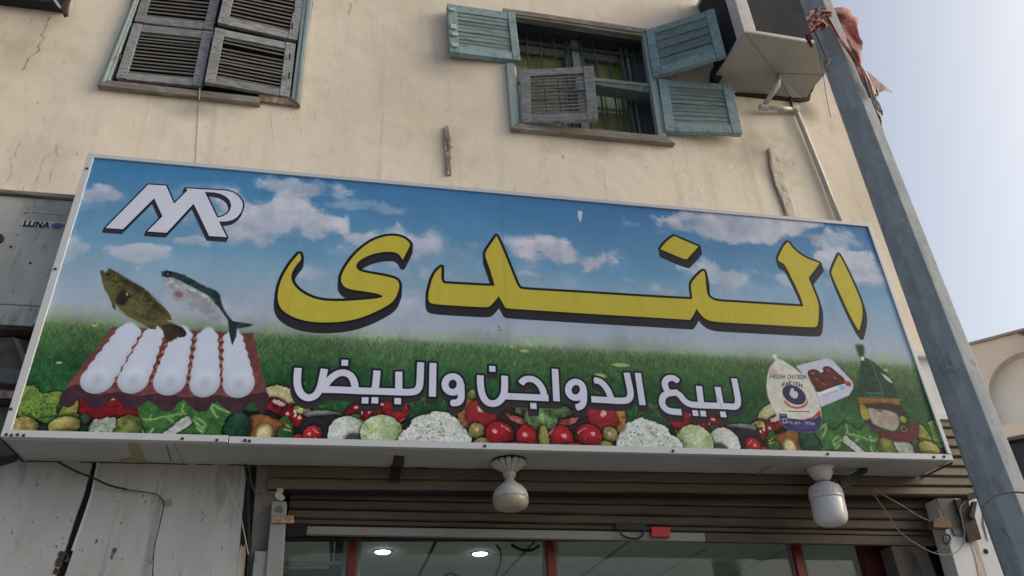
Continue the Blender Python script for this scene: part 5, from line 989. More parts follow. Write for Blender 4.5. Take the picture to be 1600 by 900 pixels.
# ================================================================== windows and shutters
def quad_frame(c4, n):
    TL, TR, BR, BL = [np.array(c, float) for c in c4]
    def pos(u, v, w_=0.0):       # u 0..1 left to right, v 0..1 bottom to top, w_ metres towards the street
        return (BL * (1 - u) + BR * u) * (1 - v) + (TL * (1 - u) + TR * u) * v + n * w_
    return pos
def bevel_box(pos, u0, u1, v0, v1, w0, w1, jit=0.0):
    j = lambda: rng.normal(0, jit) if jit else 0
    return [pos(u0 + j(), v0 + j(), w1), pos(u1 + j(), v0 + j(), w1), pos(u1 + j(), v1 + j(), w1), pos(u0 + j(), v1 + j(), w1), pos(u0, v0, w0), pos(u1, v0, w0), pos(u1, v1, w0), pos(u0, v1, w0)]
def leaf(win_, c4, kind, mf, ms, label=None, st=.11, sr=None, rt=.12, rb=.12, n=11, th=.034, missing=(), sag=(), railm=None):
    c4 = [np.array(c, float) for c in c4]; nn = np.cross(c4[1] - c4[0], c4[0] - c4[3]); nn /= np.linalg.norm(nn)
    if nn[1] > 0: nn = -nn
    pos = quad_frame(c4, nn); sr = sr or st; t0, t1 = -th, 0.0
    lf = bpy.data.objects.new('shutter_leaf', None); C.objects.link(lf); lf.parent = win_; lf.location = Vector(c4[3]) - wloc(win_); lf.empty_display_size = .05
    for q in ((0, st), (1 - sr, 1)): MB().hexa(bevel_box(pos, *q, 0, 1, t0, t1, .002)).build('stile', mf, lf, bevel=.003)
    if label: lf['label'] = label
    for (v0, v1) in ((0, rb), (1 - rt, 1)): MB().hexa(bevel_box(pos, st + .002, 1 - sr - .002, v0, v1, t0 + .003, t1 - .003, .002)).build('rail', railm or mf, lf, bevel=.003)
    H_ = 1 - rt - rb; pitch_ = H_ / n
    for k in range(n):
        if k in missing: continue
        v0 = rb + k * pitch_; dv = rng.normal(0, .003); tl = dict(sag).get(k, 0)
        if kind == 'louvre':     # thin board sloping out and down
            a = [pos(st, v0 + dv + pitch_ * .10, t1 - .006), pos(1 - sr, v0 + dv + pitch_ * .10 - tl, t1 - .006), pos(1 - sr, v0 + dv + pitch_ * .42 - tl, t1 - .004), pos(st, v0 + dv + pitch_ * .42, t1 - .004),
                 pos(st, v0 + dv + pitch_ * .62, t0 + .006), pos(1 - sr, v0 + dv + pitch_ * .62 - tl, t0 + .006), pos(1 - sr, v0 + dv + pitch_ * .86 - tl, t0 + .008), pos(st, v0 + dv + pitch_ * .86, t0 + .008)]
        else:                    # overlapping closed boards
            o = .006 + rng.uniform(0, .003)
            a = [pos(st, v0, t1 - o), pos(1 - sr, v0 - tl, t1 - o - .001), pos(1 - sr, v0 + pitch_ * .97 - tl, t1 - o - .004), pos(st, v0 + pitch_ * .97, t1 - o - .004),
                 pos(st, v0, t0 + .006), pos(1 - sr, v0 - tl, t0 + .006), pos(1 - sr, v0 + pitch_ * .97 - tl, t0 + .006), pos(st, v0 + pitch_ * .97, t0 + .006)]
        MB().hexa(a).build('slat', ms, lf)
    nb = MB()
    for (u, v) in ((st * .5, .05), (st * .45, .93), (1 - sr * .5, .05), (1 - sr * .5, .94)): nb.lathe([(.0045, 0), (.0035, -.0015)], pos(u, v, .0006), 8, axis=tuple(-nn))
    nb.build('nail_heads', M['screw'], lf); return lf, pos
def hp_(tl, tr, br, bl, hinge, Yh, df=None):
    """corners of an open leaf: hinge edge on the plane Yh, free edge at the same heights"""
    if hinge == 'r': h0, h1, f0, f1 = tr, br, tl, bl
    else: h0, h1, f0, f1 = tl, bl, tr, br
    a0 = onY(*h0, Yh); a1 = onY(*h1, Yh)
    if df is None: b0 = onZ(*f0, a0[2]); b1 = onZ(*f1, a1[2])
    else: b0 = onY(*f0, Yh - df); b1 = onY(*f1, Yh - df)
    return (a0, b0, b1, a1) if hinge == 'l' else (b0, a0, a1, b1)
def casing(parent, pts_outer, pts_inner, Y, t, name, m):   # one side of a frame as a plate
    return MB().plate([onY(*pts_outer[0], Y), onY(*pts_outer[1], Y), onY(*pts_inner[1], Y), onY(*pts_inner[0], Y)], (0, 1, 0), t).build(name, m, parent, bevel=.004)
# --- left window
w1 = thing('window', (.4, W, 5.05), 'left upstairs window with four closed grey louvred shutters in a pale teal frame', 'window')
YF = W - .035
def ext(a, b, y):      # extend the line a-b to the height y of the picture
    t = (y - a[1]) / (b[1] - a[1]); return (a[0] + (b[0] - a[0]) * t, y)
la, lb = (152, 130), (170, 84); ra_, rb_ = (173, 122), (186, 78)
casing(w1, [(153, 130), ext((153, 130), (206, 0), -51)], [(171, 124), ext((171, 124), (217, -2), -50)], YF, .034, 'side_casing', M['casing'])
casing(w1, [(157, 129), ext((157, 129), (208.5, 0), -51)], [(163, 127), ext((163, 127), (212, 0), -50)], YF - .008, .012, 'casing_bead', M['casing'])
casing(w1, [(467, 161), ext((467, 161), (486, 0), -24)], [(462, 158), ext((462, 158), (480, 0), -24)], YF - .008, .012, 'casing_bead', M['casing'])
casing(w1, [(469, 164), ext((469, 164), (488, 0), -24)], [(455, 153), ext((455, 153), (474, 0), -24)], YF, .034, 'side_casing', M['casing'])
MB().plate([onY(x, y, YF - .003) for x, y in ((151, 133), (406, 161), (404, 151), (160, 124))], (0, 1, 0), .038).build('sill_board', M['sill'], w1, bevel=.004)
MB().plate([onY(x, y, YF + .012) for x, y in ((404, 157), (466, 165), (458, 150), (404, 146))], (0, 1, 0), .02).build('broken_sill_end', M['brownwood'], w1, bevel=.003)
MB().box(-.24, 1.03, YF - .004, W - .001, 6.232, 6.30).build('top_casing', M['casing'], w1, bevel=.004)
G1, G2 = M['greywood'], M['greyslat']; Y1 = .29
leaf(w1, hp_((208, 36), (331.5, 49), (315, 134), (180.6, 121.5), 'l', Y1, .012), 'louvre', G1, G2, 'lower left louvred leaf', n=12, st=.115, sr=.12, rt=.135, rb=.12)
leaf(w1, hp_((336, 42.6), (462, 68), (453, 151.5), (319, 127), 'r', Y1, .053), 'louvre', G1, G2, 'lower right louvred leaf, ajar, one slat missing', n=12, st=.12, sr=.125, rt=.125, rb=.125, missing=(9,), sag=((10, .02),))
TLu = ext((210, 32), (181, 121), -85); TRu = ext((324, 46), (322, 140), -73)
leaf(w1, hp_((236, -52), (352, -42), (332, 46.5), (209.5, 33), 'l', Y1, .012), 'louvre', G1, G2, 'upper left louvred leaf', n=12, st=.115, sr=.12, rt=.13, rb=.12)
leaf(w1, hp_((360, -52), (482, -28), (464, 62.5), (340, 34.5), 'r', Y1, .053), 'louvre', G1, G2, 'upper right louvred leaf, slightly ajar', n=12, st=.12, sr=.12, rt=.13, rb=.125)
MB().box(-.16, .965, W + .10, W + .11, 5.10, 6.26).build('dark_interior_sheet', M['black'], w1)  # black sheet stands in for the unlit interior behind the shutters
for (x, y) in ((460, 14), (457, 40), (453, 88), (452, 118), (188, 88)): MB().tube([onY(x, y - 4, W - .05), onY(x - .6, y + 4, W - .05)], .006).build('hinge', M['rust'], w1)
MB().tube([onY(312, 138, .27), onY(311.5, 156, .29)], .003).build('hanging_string', M['wire_pale'], w1)
tag(MB().tube([onY(311, 158, W - .003), onY(309, 200, W - .003), onY(306, 255, W - .003)], .0015).build('string', M['wire_pale']), 'faint pale string hanging down the plaster below the left window', 'string')
# --- right window
w2 = thing('window', (2.9, W, 5.05), 'right upstairs window with open teal shutters, bars and olive curtains', 'window')
YF2 = W - .03
MB().plate([onY(x, y, YF2) for x, y in ((786, 19), (1011, 52), (1014, 45), (786, 12))], (0, 1, 0), .05).build('top_casing', M['sill'], w2, bevel=.004)
MB().plate([onY(x, y, YF2 + .008) for x, y in ((800, 25), (1010, 57), (1010, 51), (800, 19))], (0, 1, 0), .05).build('top_inner_casing', M['sill'], w2, bevel=.003)
casing(w2, [(799, 200), (791, 98)], [(812, 191), (803, 98)], YF2, .05, 'side_casing', M['casing'])
casing(w2, [(1042, 214), (1012, 46)], [(1029, 211), (1004, 50)], YF2, .05, 'side_casing', M['casing'])
MB().plate([onY(x, y, YF2 - .01) for x, y in ((799, 200), (1056, 224), (1040, 212), (812, 191))], (0, 1, 0), .06).build('sill_board', M['sill'], w2, bevel=.004)
T1, T2 = M['teal'], M['teal_panel']
Yh = .275
lfUL, pUL = leaf(w2, hp_((699, 5), (805, 20), (814, 94), (703, 80), 'r', Yh, .03), 'boards', T1, T2, 'upper left teal leaf folded back against the wall', n=9, st=.125, sr=.115, rt=.15, rb=.14, th=.05)
for (u, v, h_) in ((.06, .86, .03), (.06, .50, .05), (.07, .34, .03), (.06, .12, .035)):
    MB().hexa(bevel_box(pUL, u - .035, u + .045, v - h_, v + h_, 0, .012, .004)).build('hinge_cleat', M['pvc'], lfUL, bevel=.003)
leaf(w2, hp_((812, 109), (926.5, 102.5), (935, 186), (815, 191), 'l', Yh), 'louvre', G1, G2, 'lower left grey louvred leaf, half open', n=11, st=.135, sr=.135, rt=.125, rb=.14, missing=())
leaf(w2, hp_((1009, 46), (1115.5, 12.5), (1134, 84), (1021, 120), 'l', Yh), 'boards', T1, T2, 'upper right teal leaf standing open', n=4, st=.12, sr=.13, rt=.13, rb=.16, th=.045, sag=((0, .02), (1, .01)))
leaf(w2, hp_((1029, 122.5), (1143, 131), (1161, 207.5), (1040, 204), 'l', Yh), 'boards', T1, T2, 'lower right teal leaf standing open', n=9, st=.125, sr=.13, rt=.13, rb=.15, th=.045, sag=((4, .02), (5, .01)))
# boarded lining of the opening
for q in ((2.377, 2.379, W + .002, W + .255, 5.131, 6.239), (3.416, 3.418, W + .002, W + .255, 5.131, 6.239)): MB().box(*q).build('lining_board', M['darkteal'], w2)
for k in range(4): MB().box(2.38, 3.415, W + .004 + k * .064, W + .064 + k * .064, 6.228, 6.238 + (k % 2) * .001).build('lining_board', M['recess'], w2, bevel=.002)
# transom of the opening
MB().plate([onY(x, y, W - .005) for x, y in ((928, 132), (1026, 146), (1022, 131), (927, 121))], (0, 1, 0), .10).build('transom', M['darkteal'], w2, bevel=.004)
MB().plate([onY(x, y, W - .012) for x, y in ((928, 125.5), (1024, 136), (1022, 131), (927, 121))], (0, 1, 0), .02).build('transom_edge', M['sill'], w2, bevel=.002)
# sash set back in the opening
YS2 = W + .20
def sq(x0, y0, x1, y1, x2, y2, x3, y3, Y, t, name, m, par=w2): return MB().plate([onY(x, y, Y) for x, y in ((x0, y0), (x1, y1), (x2, y2), (x3, y3))], (0, 1, 0), t).build(name, m, par, bevel=.002)
MB().box(2.36, 3.44, YS2 + .035, YS2 + .04, 5.0, 6.3).build('curtain', M['curtain'], w2)
z0, z1 = 5.11, 6.245
xm = onY(898, 100, YS2)[0]
for (xa, xb) in ((2.376, 2.43), (xm - .075, xm - .03), (xm + .03, xm + .075), (3.34, 3.418)): MB().box(xa, xb, YS2 - .02, YS2 + .02, z0, z1).build('stile', M['darkteal'], w2, bevel=.003)
MB().box(xm - .028, xm + .028, YS2 - .05, YS2 + .025, z0, z1).build('mullion', M['casing'], w2, bevel=.003)
for (xa, xb) in ((2.432, xm - .077), (xm + .077, 3.338)):
    zt2 = onY((838 if xa < 2.6 else 985), (83 if xa < 2.6 else 100), YS2)[2]
    MB().box(xa, xb, YS2 - .015, YS2 + .018, zt2, zt2 + .05).build('rail', M['casing'], w2, bevel=.003); MB().box(xa, xb, YS2 - .012, YS2 + .03, zt2 + .052, z1).build('top_board', M['recess'], w2)
    MB().box(xa, xb, YS2 - .015, YS2 + .018, z0, z0 + .05).build('rail', M['darkteal'], w2, bevel=.003)
    MB().box(xa, xb, YS2 + .006, YS2 + .010, z0 + .05, zt2).build('pane', M['glass'], w2)
for xa in (3.24, 3.285): MB().box(xa, xa + .022, YS2 - .055, YS2 - .022, z0, zt2 + .1).build('open_sash_edge', M['darkteal'], w2, bevel=.002)
for k in range(9):
    xx = 2.50 + k * .105; MB().tube([(xx, W + .12, 5.12), (xx, W + .12, 6.235)], .0065, 6).build('window_bar', M['bar'], w2)
for z in (6.10, 5.66, 5.2): MB().box(2.376, 3.419, W + .127, W + .133, z, z + .025).build('cross_bar', M['bar'], w2)
# ================================================================== boxes on the wall
def cage(name, A, Bp, Cp, D, Z0, Z1, label, cat):
    """A front-left, Bp front-right, Cp back-right, D back-left (x, y)"""
    t = thing(name, (A[0], A[1], Z0), label, cat); P = [np.array([*q, 0.]) for q in (A, Bp, Cp, D)]
    return t, P
Z0a = 5.806
ac = thing('air_conditioner_cage', (4.3, W, 5.7), 'window air conditioner cage of white angle iron with dark grilles, upper right behind the pole', 'air conditioner cage')
fl_, fr_, br_, bl_ = np.array([3.908, -.137]), np.array([4.62, -.12]), np.array([4.70, W - .002]), np.array([3.90, W - .002]); H1 = 6.62
def c3(p, z): return np.array([p[0], p[1], z])
# tray: front half level, back half folds down to the wall
zf, zb_ = 5.806, 5.725
ctr = (fl_ + fr_ + br_ + bl_) / 4
mid_l, mid_r = onZ(1113, 127, 5.80)[:2], br_
tr = MB(); cc = np.array([*onZ(1212, 113, 5.80)[:2], 5.795])
crn = [c3(fl_, zf), c3(fr_, zf), np.array([*onZ(1288, 117, 5.80)[:2], 5.80]), np.array([4.60, W - .004, 5.72]), np.array([4.50, W - .004, 5.70]), np.array([4.03, W - .004, 5.715]), np.array([3.873, W - .004, 5.80])]
tv = crn + [cc]; tf = [(i, (i + 1) % 7, 7) for i in range(7)]
up = [v + np.array([0, 0, .012]) for v in tv]
tr.add(tv + up, tf + [tuple(8 + j for j in f[::-1]) for f in tf] + [(i, (i + 1) % 7, 8 + (i + 1) % 7, 8 + i) for i in range(7)]); tr.build('tray', M['cagegrey'], ac)
def crease(a, b): MB().tube([a - np.array([0, 0, .0015]), b - np.array([0, 0, .0005])], .0035, 5).build('crease', mat('tray_crease', (.30, .30, .285), rough=.7), ac)
crease(crn[0], cc); crease(cc, crn[2]); crease(cc, crn[4])
def bar3(a, b, w_, name='angle_bar', m=None):
    a = np.array(a); b = np.array(b); d = b - a; d = d / np.linalg.norm(d); s_ = np.cross(d, (0.3, 1, 0.2)); s_ /= np.linalg.norm(s_); q = np.cross(d, s_)
    h = w_ / 2; MB().hexa([a - s_ * h - q * h, a + s_ * h - q * h, a + s_ * h + q * h, a - s_ * h + q * h, b - s_ * h - q * h, b + s_ * h - q * h, b + s_ * h + q * h, b - s_ * h + q * h]).build(name, m or M['cagewhite'], ac, bevel=.003)
def post4(p, n1, n2, w1_, w2_, z0, z1):
    p = np.array(p); n1 = np.array(n1); n2 = np.array(n2); q = [c3(p, z0), c3(p + n1 * w1_, z0), c3(p + n1 * w1_ + n2 * w2_, z0), c3(p + n2 * w2_, z0)]
    MB().hexa([*q, *[v + np.array([0, 0, z1 - z0]) for v in q]]).build('angle_bar', M['cagewhite'], ac, bevel=.004)
ux = (fr_ - fl_) / np.linalg.norm(fr_ - fl_); uy = np.array([-ux[1], ux[0]])
post4(fl_, ux, uy, .10, .10, zf, H1); post4(fr_ - ux * .06, ux, uy, .06, .06, zf, H1)
def slab(a, b, w1_, z0, z1, m, name, off=0):
    a = np.array(a) + uy * off; b = np.array(b) + uy * off; q = [c3(a, z0), c3(b, z0), c3(b, z1), c3(a, z1)]; n_ = np.array([uy[0], uy[1], 0]) * w1_
    MB().hexa([*q, *[v + n_ for v in q]]).build(name, m, ac, bevel=.002)
slab(fl_ + ux * .101, fr_ - ux * .061, .03, zf + .001, zf + .035, M['cagewhite'], 'front_rail'); slab(fl_ + ux * .101, fr_ - ux * .061, .012, zf + .036, H1, M['mesh'], 'front_grille', .022)
lw = bl_ - (fl_ + uy * .1); n_l = np.array([ux[0], ux[1], 0])
q = [c3(fl_ + uy * .101, zf + .036), c3(bl_, zf + .036), c3(bl_, H1), c3(fl_ + uy * .101, H1)]; MB().hexa([*[v + n_l * .015 for v in q], *[v + n_l * .03 for v in q]]).build('side_grille', M['mesh'], ac)
q = [c3(fl_ + uy * .101, zf + .001), c3(bl_, zf + .001), c3(bl_, zf + .034), c3(fl_ + uy * .101, zf + .034)]; MB().hexa([*q, *[v + n_l * .02 for v in q]]).build('side_rail', M['cagewhite'], ac)
q = [c3(fr_ + uy * .061, zf + .001), c3(br_, zf + .001), c3(br_, H1), c3(fr_ + uy * .061, H1)]; MB().hexa([*[v - n_l * .02 for v in q], *[v - n_l * .005 for v in q]]).build('side_grille', M['mesh'], ac)
MB().hexa([c3(fl_, H1 + .002), c3(fr_, H1 + .002), c3(br_, H1 + .002), c3(bl_, H1 + .002), c3(fl_, H1 + .03), c3(fr_, H1 + .03), c3(br_, H1 + .03), c3(bl_, H1 + .03)]).build('top_sheet', M['cagewhite'], ac)
MB().hexa([c3(fl_ + .12, zf + .05), c3(fr_ - [.08, -.12], zf + .05), c3(br_ - [.08, 0], zf + .05), c3(bl_ + [.1, 0], zf + .05), c3(fl_ + .12, H1 - .1), c3(fr_ - [.08, -.12], H1 - .1), c3(br_ - [.08, 0], H1 - .1), c3(bl_ + [.1, 0], H1 - .1)]).build('cooling_unit', M['black'], ac)
MB().prism([onY(x, y, W - .004) for x, y in ((1110, 112), (1124, 100), (1136, 108), (1118, 138), (1108, 126))], (0, -1, 0), .05).build('wall_pad', M['mesh'], ac)
MB().prism([onY(x, y, W - .002) for x, y in ((1148, 146), (1200, 149), (1250, 155), (1262, 152), (1267, 144), (1264, 158), (1250, 160), (1200, 155), (1150, 150))], (0, -1, 0), .012).build('mortar_gap', M['black'], ac)
# upper left: bottom of another unit in a metal frame
ul = thing('air_conditioner_cage', (-1.2, .1, 5.66), 'underside of an air conditioner frame at the top left corner of the facade', 'air conditioner cage')
zu = 5.672; a0 = onZ(94, 13, zu); a1 = onZ(-60, -2, zu)
MB().box(-2.0, -.50, .245, W - .001, zu, zu + .05).build('bottom_frame', M['mesh'], ul, bevel=.004)
MB().box(-2.0, -.56, .262, W - .01, zu + .052, zu + .62).build('casing', M['luna'], ul, bevel=.004)
MB().prism([onY(x, y, .25) for x, y in ((78, -6), (83, -6), (97, 14), (92, 13))], (0, -1, 0), .012).build('diagonal_strip', M['cagewhite'], ul)
MB().prism([onY(x, y, .24) for x, y in ((95, 8), (100, 0), (103, -8), (110, -8), (106, 8), (105, 20), (98, 22))], (0, 1, 0), .03).build('rusty_lug', M['rust'], ul, bevel=.004)
# left: grey metal box with a sticker
YL = .20
lx = thing('metal_box', (-1.0, .2, 3.42), 'aged grey metal box left of the sign with a LUNA sticker', 'metal box')
zl0 = onY(20, 507.5, YL)[2]; zl1 = onY(50, 309, YL)[2]; zsm = onY(20, 476, YL)[2]
MB().box(-2.2, .06, YL, W - .001, zsm + .002, zl1).build('casing', M['luna'], lx, bevel=.004)
MB().box(-2.2, .06, YL + .002, W - .001, zl0 + .001, zsm - .001).build('lower_casing', M['luna'], lx, bevel=.004)
MB().box(-2.2, .06, YL + .01, W - .001, zl0 - .02, zl0).build('bottom_plate', M['rust'], lx)
MB().box(-2.2, .045, YL - .018, W - .001, zl1 + .002, zl1 + .028).build('top_lip', mat('dirty_steel_lip', (.26, .235, .21), [((.08, .07, .065), (4, 10, 60), .48, .6, .8)], rough=.7), lx, bevel=.003)
def lp(pts, m, name, t=.0012, off=.0015): return MB().prism([onY(x, y, YL - off) for x, y in pts], (0, -1, 0), t).build(name, m, lx)
lp([(33, 343), (102, 348), (101, 357), (32, 352)], M['sticker'], 'sticker')
st_ = MB()
def LQ(x, y): return (x * 160 / 847, 290 + y * 170 / 900)
def ink(b, pts, wd, off=.0032):
    P = [onY(*LQ(x, y), YL - off) for x, y in pts]
    for i in range(len(P) - 1):
        d = P[i + 1] - P[i]; d /= np.linalg.norm(d); n_ = np.array([-d[2], 0, d[0]]) * wd / 2; e = d * wd * .35
        b.add([P[i] - n_ - e, P[i + 1] - n_ + e, P[i + 1] + n_ + e, P[i] + n_ - e], [(0, 1, 2, 3)]); off += .0001
for pts in ([(212, 290), (198, 330), (228, 332)], [(252, 294), (240, 325), (256, 338), (276, 334), (292, 298)], [(296, 340), (312, 300), (334, 342), (350, 304)], [(350, 345), (392, 305), (398, 345)], [(366, 332), (396, 333)]): ink(st_, pts, .0085)
st_.build('sticker_lettering', M['ink'], lx, recalc=False)
def ovl(cx, cy, rx, ry, m, name, off):
    lp([LQ(cx + rx * math.cos(a), cy + ry * math.sin(a)) for a in np.linspace(0, 2 * math.pi, 25)[:-1]], m, name, .0006, off)
lp([LQ(416, 352), LQ(420, 306), LQ(534, 308), LQ(530, 356)], M['sticker'], 'emblem_label', .0006, .0028)
ovl(478, 332, 58, 22, M['inkblue'], 'oval_emblem', .0036); ovl(478, 332, 44, 14, M['inkpale'], 'oval_emblem', .0044); ovl(478, 332, 36, 9, M['inkblue'], 'oval_emblem', .0052)
bb = MB(); ink(bb, [(205, 212), (280, 210), (420, 226), (548, 238)], .006); bb.build('pale_scratch', M['sticker'], lx, recalc=False)
for (x, y, r) in ((215, 222, 15), (238, 200, 10), (275, 98, 16)): ovl(x, y, r, r * .55, mat('grey_smudge', (.2, .2, .195), rough=.8), 'smudge', .0022)
for (x, y) in ((250, 640), (90, 505)): ovl(x, y, 12, 9, M['screw'], 'screw', .003)
MB().lathe([(.03, 0), (.03, -.01), (.02, -.014)], onY(-4, 374, YL), 20, axis=(0, 1, 0)).build('round_knob', M['screw'], lx)
# stuff under the box: sagging grey sheet, boards
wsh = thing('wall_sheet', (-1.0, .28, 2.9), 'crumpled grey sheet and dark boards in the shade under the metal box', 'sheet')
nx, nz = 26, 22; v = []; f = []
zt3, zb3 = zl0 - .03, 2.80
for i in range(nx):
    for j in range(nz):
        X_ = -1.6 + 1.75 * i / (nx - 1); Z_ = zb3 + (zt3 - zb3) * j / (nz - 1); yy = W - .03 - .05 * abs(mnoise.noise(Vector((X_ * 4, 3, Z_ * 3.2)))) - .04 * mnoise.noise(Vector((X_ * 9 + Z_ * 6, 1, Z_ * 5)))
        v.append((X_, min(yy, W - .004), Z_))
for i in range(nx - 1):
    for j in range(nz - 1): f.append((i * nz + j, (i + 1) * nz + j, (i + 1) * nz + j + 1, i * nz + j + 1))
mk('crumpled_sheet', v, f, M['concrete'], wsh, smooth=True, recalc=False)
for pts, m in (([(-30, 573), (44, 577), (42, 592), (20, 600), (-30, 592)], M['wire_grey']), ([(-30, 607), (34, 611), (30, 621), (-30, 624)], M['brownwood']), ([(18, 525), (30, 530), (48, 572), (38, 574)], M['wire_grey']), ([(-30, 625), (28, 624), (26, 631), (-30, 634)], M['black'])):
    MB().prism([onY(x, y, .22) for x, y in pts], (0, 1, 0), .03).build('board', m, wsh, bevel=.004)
# ------------------------------------------------------------------ drain pipe
dp = thing('drain_pipe', (4.4, W, 4.6), 'thin grey plastic drain pipe from the air conditioner tray down to the sign', 'pipe')
rp = .019
A_ = onZ(1218, 119, 5.78); 
P = [A_ + np.array([0, 0, .03]), A_, onY(1216, 132, .14), onY(1193, 166, W - .045)]
MB().tube(P, rp, 12).build('elbow_arm', M['pvc'], dp, smooth=True)
Bq = onY(1193, 168, W - .045); Cq = onY(1243, 171, W - .03)
MB().tube([Bq, Cq], rp * .95, 12).build('cross_run', M['pvc'], dp, smooth=True)
for q, nm in ((Bq, 'fitting'), (Cq, 'fitting')): MB().lathe([(rp * .9, -.035), (rp * 1.3, -.03), (rp * 1.3, .03), (rp * .9, .035)], q, 14, axis=(1, 0, .0)).build(nm, M['pvc'], dp, smooth=False)
cl = onY(1221, 171, W - .036); MB().lathe([(rp * 1.15, -.012), (rp * 1.15, .012)], cl, 14, axis=(1, 0, 0)).build('collar', M['pvc'], dp)
MB().tube([Cq + np.array([0, 0, .0]), onY(1262, 218, W - .026), onY(1288, 283, W - .025), onY(1312, 347, W - .025)], rp * .98, 14).build('down_run', M['pvc'], dp, smooth=True)
MB().lathe([(rp * 1.3, -.03), (rp * 1.3, .02)], Cq, 14).build('fitting', M['pvc'], dp)
MB().tube([onY(1234, 148, W - .01), onY(1237, 166, W - .02)], .012, 8).build('bracket', M['rust'], dp)
# ------------------------------------------------------------------ rotten wood strips on the wall
def splinter(pts_l, pts_r, m, name, par, t=.03, Y=W - .03):
    L_ = [onY(x, y, Y) for x, y in pts_l]; R_ = [onY(x, y, Y) for x, y in pts_r]; v = []; f = []; n = len(L_)
    for i in range(n):
        for k in range(4):
            s_ = k / 3; p = L_[i] * (1 - s_) + R_[i] * s_; dep = t * (.8 + .22 * mnoise.noise(Vector((p[0] * 30, s_ * 2, p[2] * 22)))); v.append((p[0], W - dep, p[2]))
    base_ = len(v)
    for i in range(n): v += [(L_[i][0], W + .002, L_[i][2]), (R_[i][0], W + .002, R_[i][2])]
    for i in range(n - 1):
        for k in range(3): f.append((i * 4 + k, i * 4 + k + 1, (i + 1) * 4 + k + 1, (i + 1) * 4 + k))
        f.append((base_ + 2 * i, i * 4, (i + 1) * 4, base_ + 2 * i + 2)); f.append((i * 4 + 3, base_ + 2 * i + 1, base_ + 2 * i + 3, (i + 1) * 4 + 3))
    f += [(0, base_, base_ + 1, 3, 2, 1), ((n - 1) * 4, (n - 1) * 4 + 1, (n - 1) * 4 + 2, (n - 1) * 4 + 3, base_ + 2 * n - 1, base_ + 2 * n - 2)]
    return mk(name, v, f, m, par)
ws = thing('wood_strip', (2.0, W, 4.8), 'short splintered brown wood strip fixed to the plaster between the two windows, above the sign', 'wood strip', 'rotten wood strips on the facade')
def sub(pl, n): 
    o = []
    for i in range(n):
        t = i / (n - 1) * (len(pl) - 1); a = int(min(t, len(pl) - 2)); o.append((pl[a][0] + (pl[a + 1][0] - pl[a][0]) * (t - a), pl[a][1] + (pl[a + 1][1] - pl[a][1]) * (t - a)))
    return [(x + rng.normal(0, .22), y) for x, y in o]
splinter(sub([(696, 194), (695, 215), (697, 245), (698, 271)], 18), sub([(701, 195), (704, 215), (705, 245), (705, 270)], 18), M['brownwood'], 'strip', ws, .022)
splinter(sub([(692, 210), (694, 221)], 5), sub([(708, 208), (708, 226)], 5), M['lime'], 'mortar_blob', ws, .010)
ws2 = thing('wood_strip', (4.2, W, 4.6), 'long flaky whitewashed wood strip on the plaster left of the drain pipe', 'wood strip', 'rotten wood strips on the facade')
splinter(sub([(1203, 229), (1206, 255), (1212, 285), (1222, 308), (1233, 338)], 24), sub([(1214, 231), (1220, 250), (1228, 280), (1236, 305), (1246, 336)], 24), M['lime'], 'strip', ws2, .015)
splinter(sub([(1202, 229), (1205, 255), (1211, 285), (1221, 308), (1231, 338)], 20), sub([(1204.5, 229), (1208, 255), (1214, 285), (1224, 308), (1234, 338)], 20), M['brownwood'], 'dark_edge', ws2, .019)
# ================================================================== the pole
YPo = -.70
pl_ = thing('street_pole', (4.03, YPo, 0), 'tall tapered galvanised pole with flat faces, before the right end of the sign', 'pole')
def pole_at(y): l = onY(1247 + .358 * y, y, YPo); r = onY(1296 + .405 * y, y, YPo); return l, r
lA, rA = pole_at(900); lB, rB = pole_at(0)
cA = (lA + rA) / 2; cB = (lB + rB) / 2; dA = rA[0] - lA[0]; dB = rB[0] - lB[0]
def pole_r(z): t = (z - cA[2]) / (cB[2] - cA[2]); vw = math.cos(math.atan2(4.03 - CAM[0], YPo - CAM[1])); return max(.05, (dA + (dB - dA) * t) * .371)
cx_ = (cA[0] + cB[0]) / 2
az0 = math.atan2(CAM[1] - YPo, CAM[0] - cx_)          # direction from the pole to the camera
verts = []; fcs = []; zs = [0.12, 2, 4, 6, 8, 10]
for z in zs:
    R_ = pole_r(z)
    for k in range(8): a = az0 + math.radians(28.7 + 45 * k); verts.append((cx_ + R_ * math.cos(a), YPo + R_ * math.sin(a), z))
for i in range(len(zs) - 1):
    for k in range(8): fcs.append((i * 8 + k, i * 8 + (k + 1) % 8, (i + 1) * 8 + (k + 1) % 8, (i + 1) * 8 + k))
fcs += [list(range(8))[::-1], [(len(zs) - 1) * 8 + k for k in range(8)]]
mk('shaft', verts, fcs, M['galv'], pl_, bevel=.004)
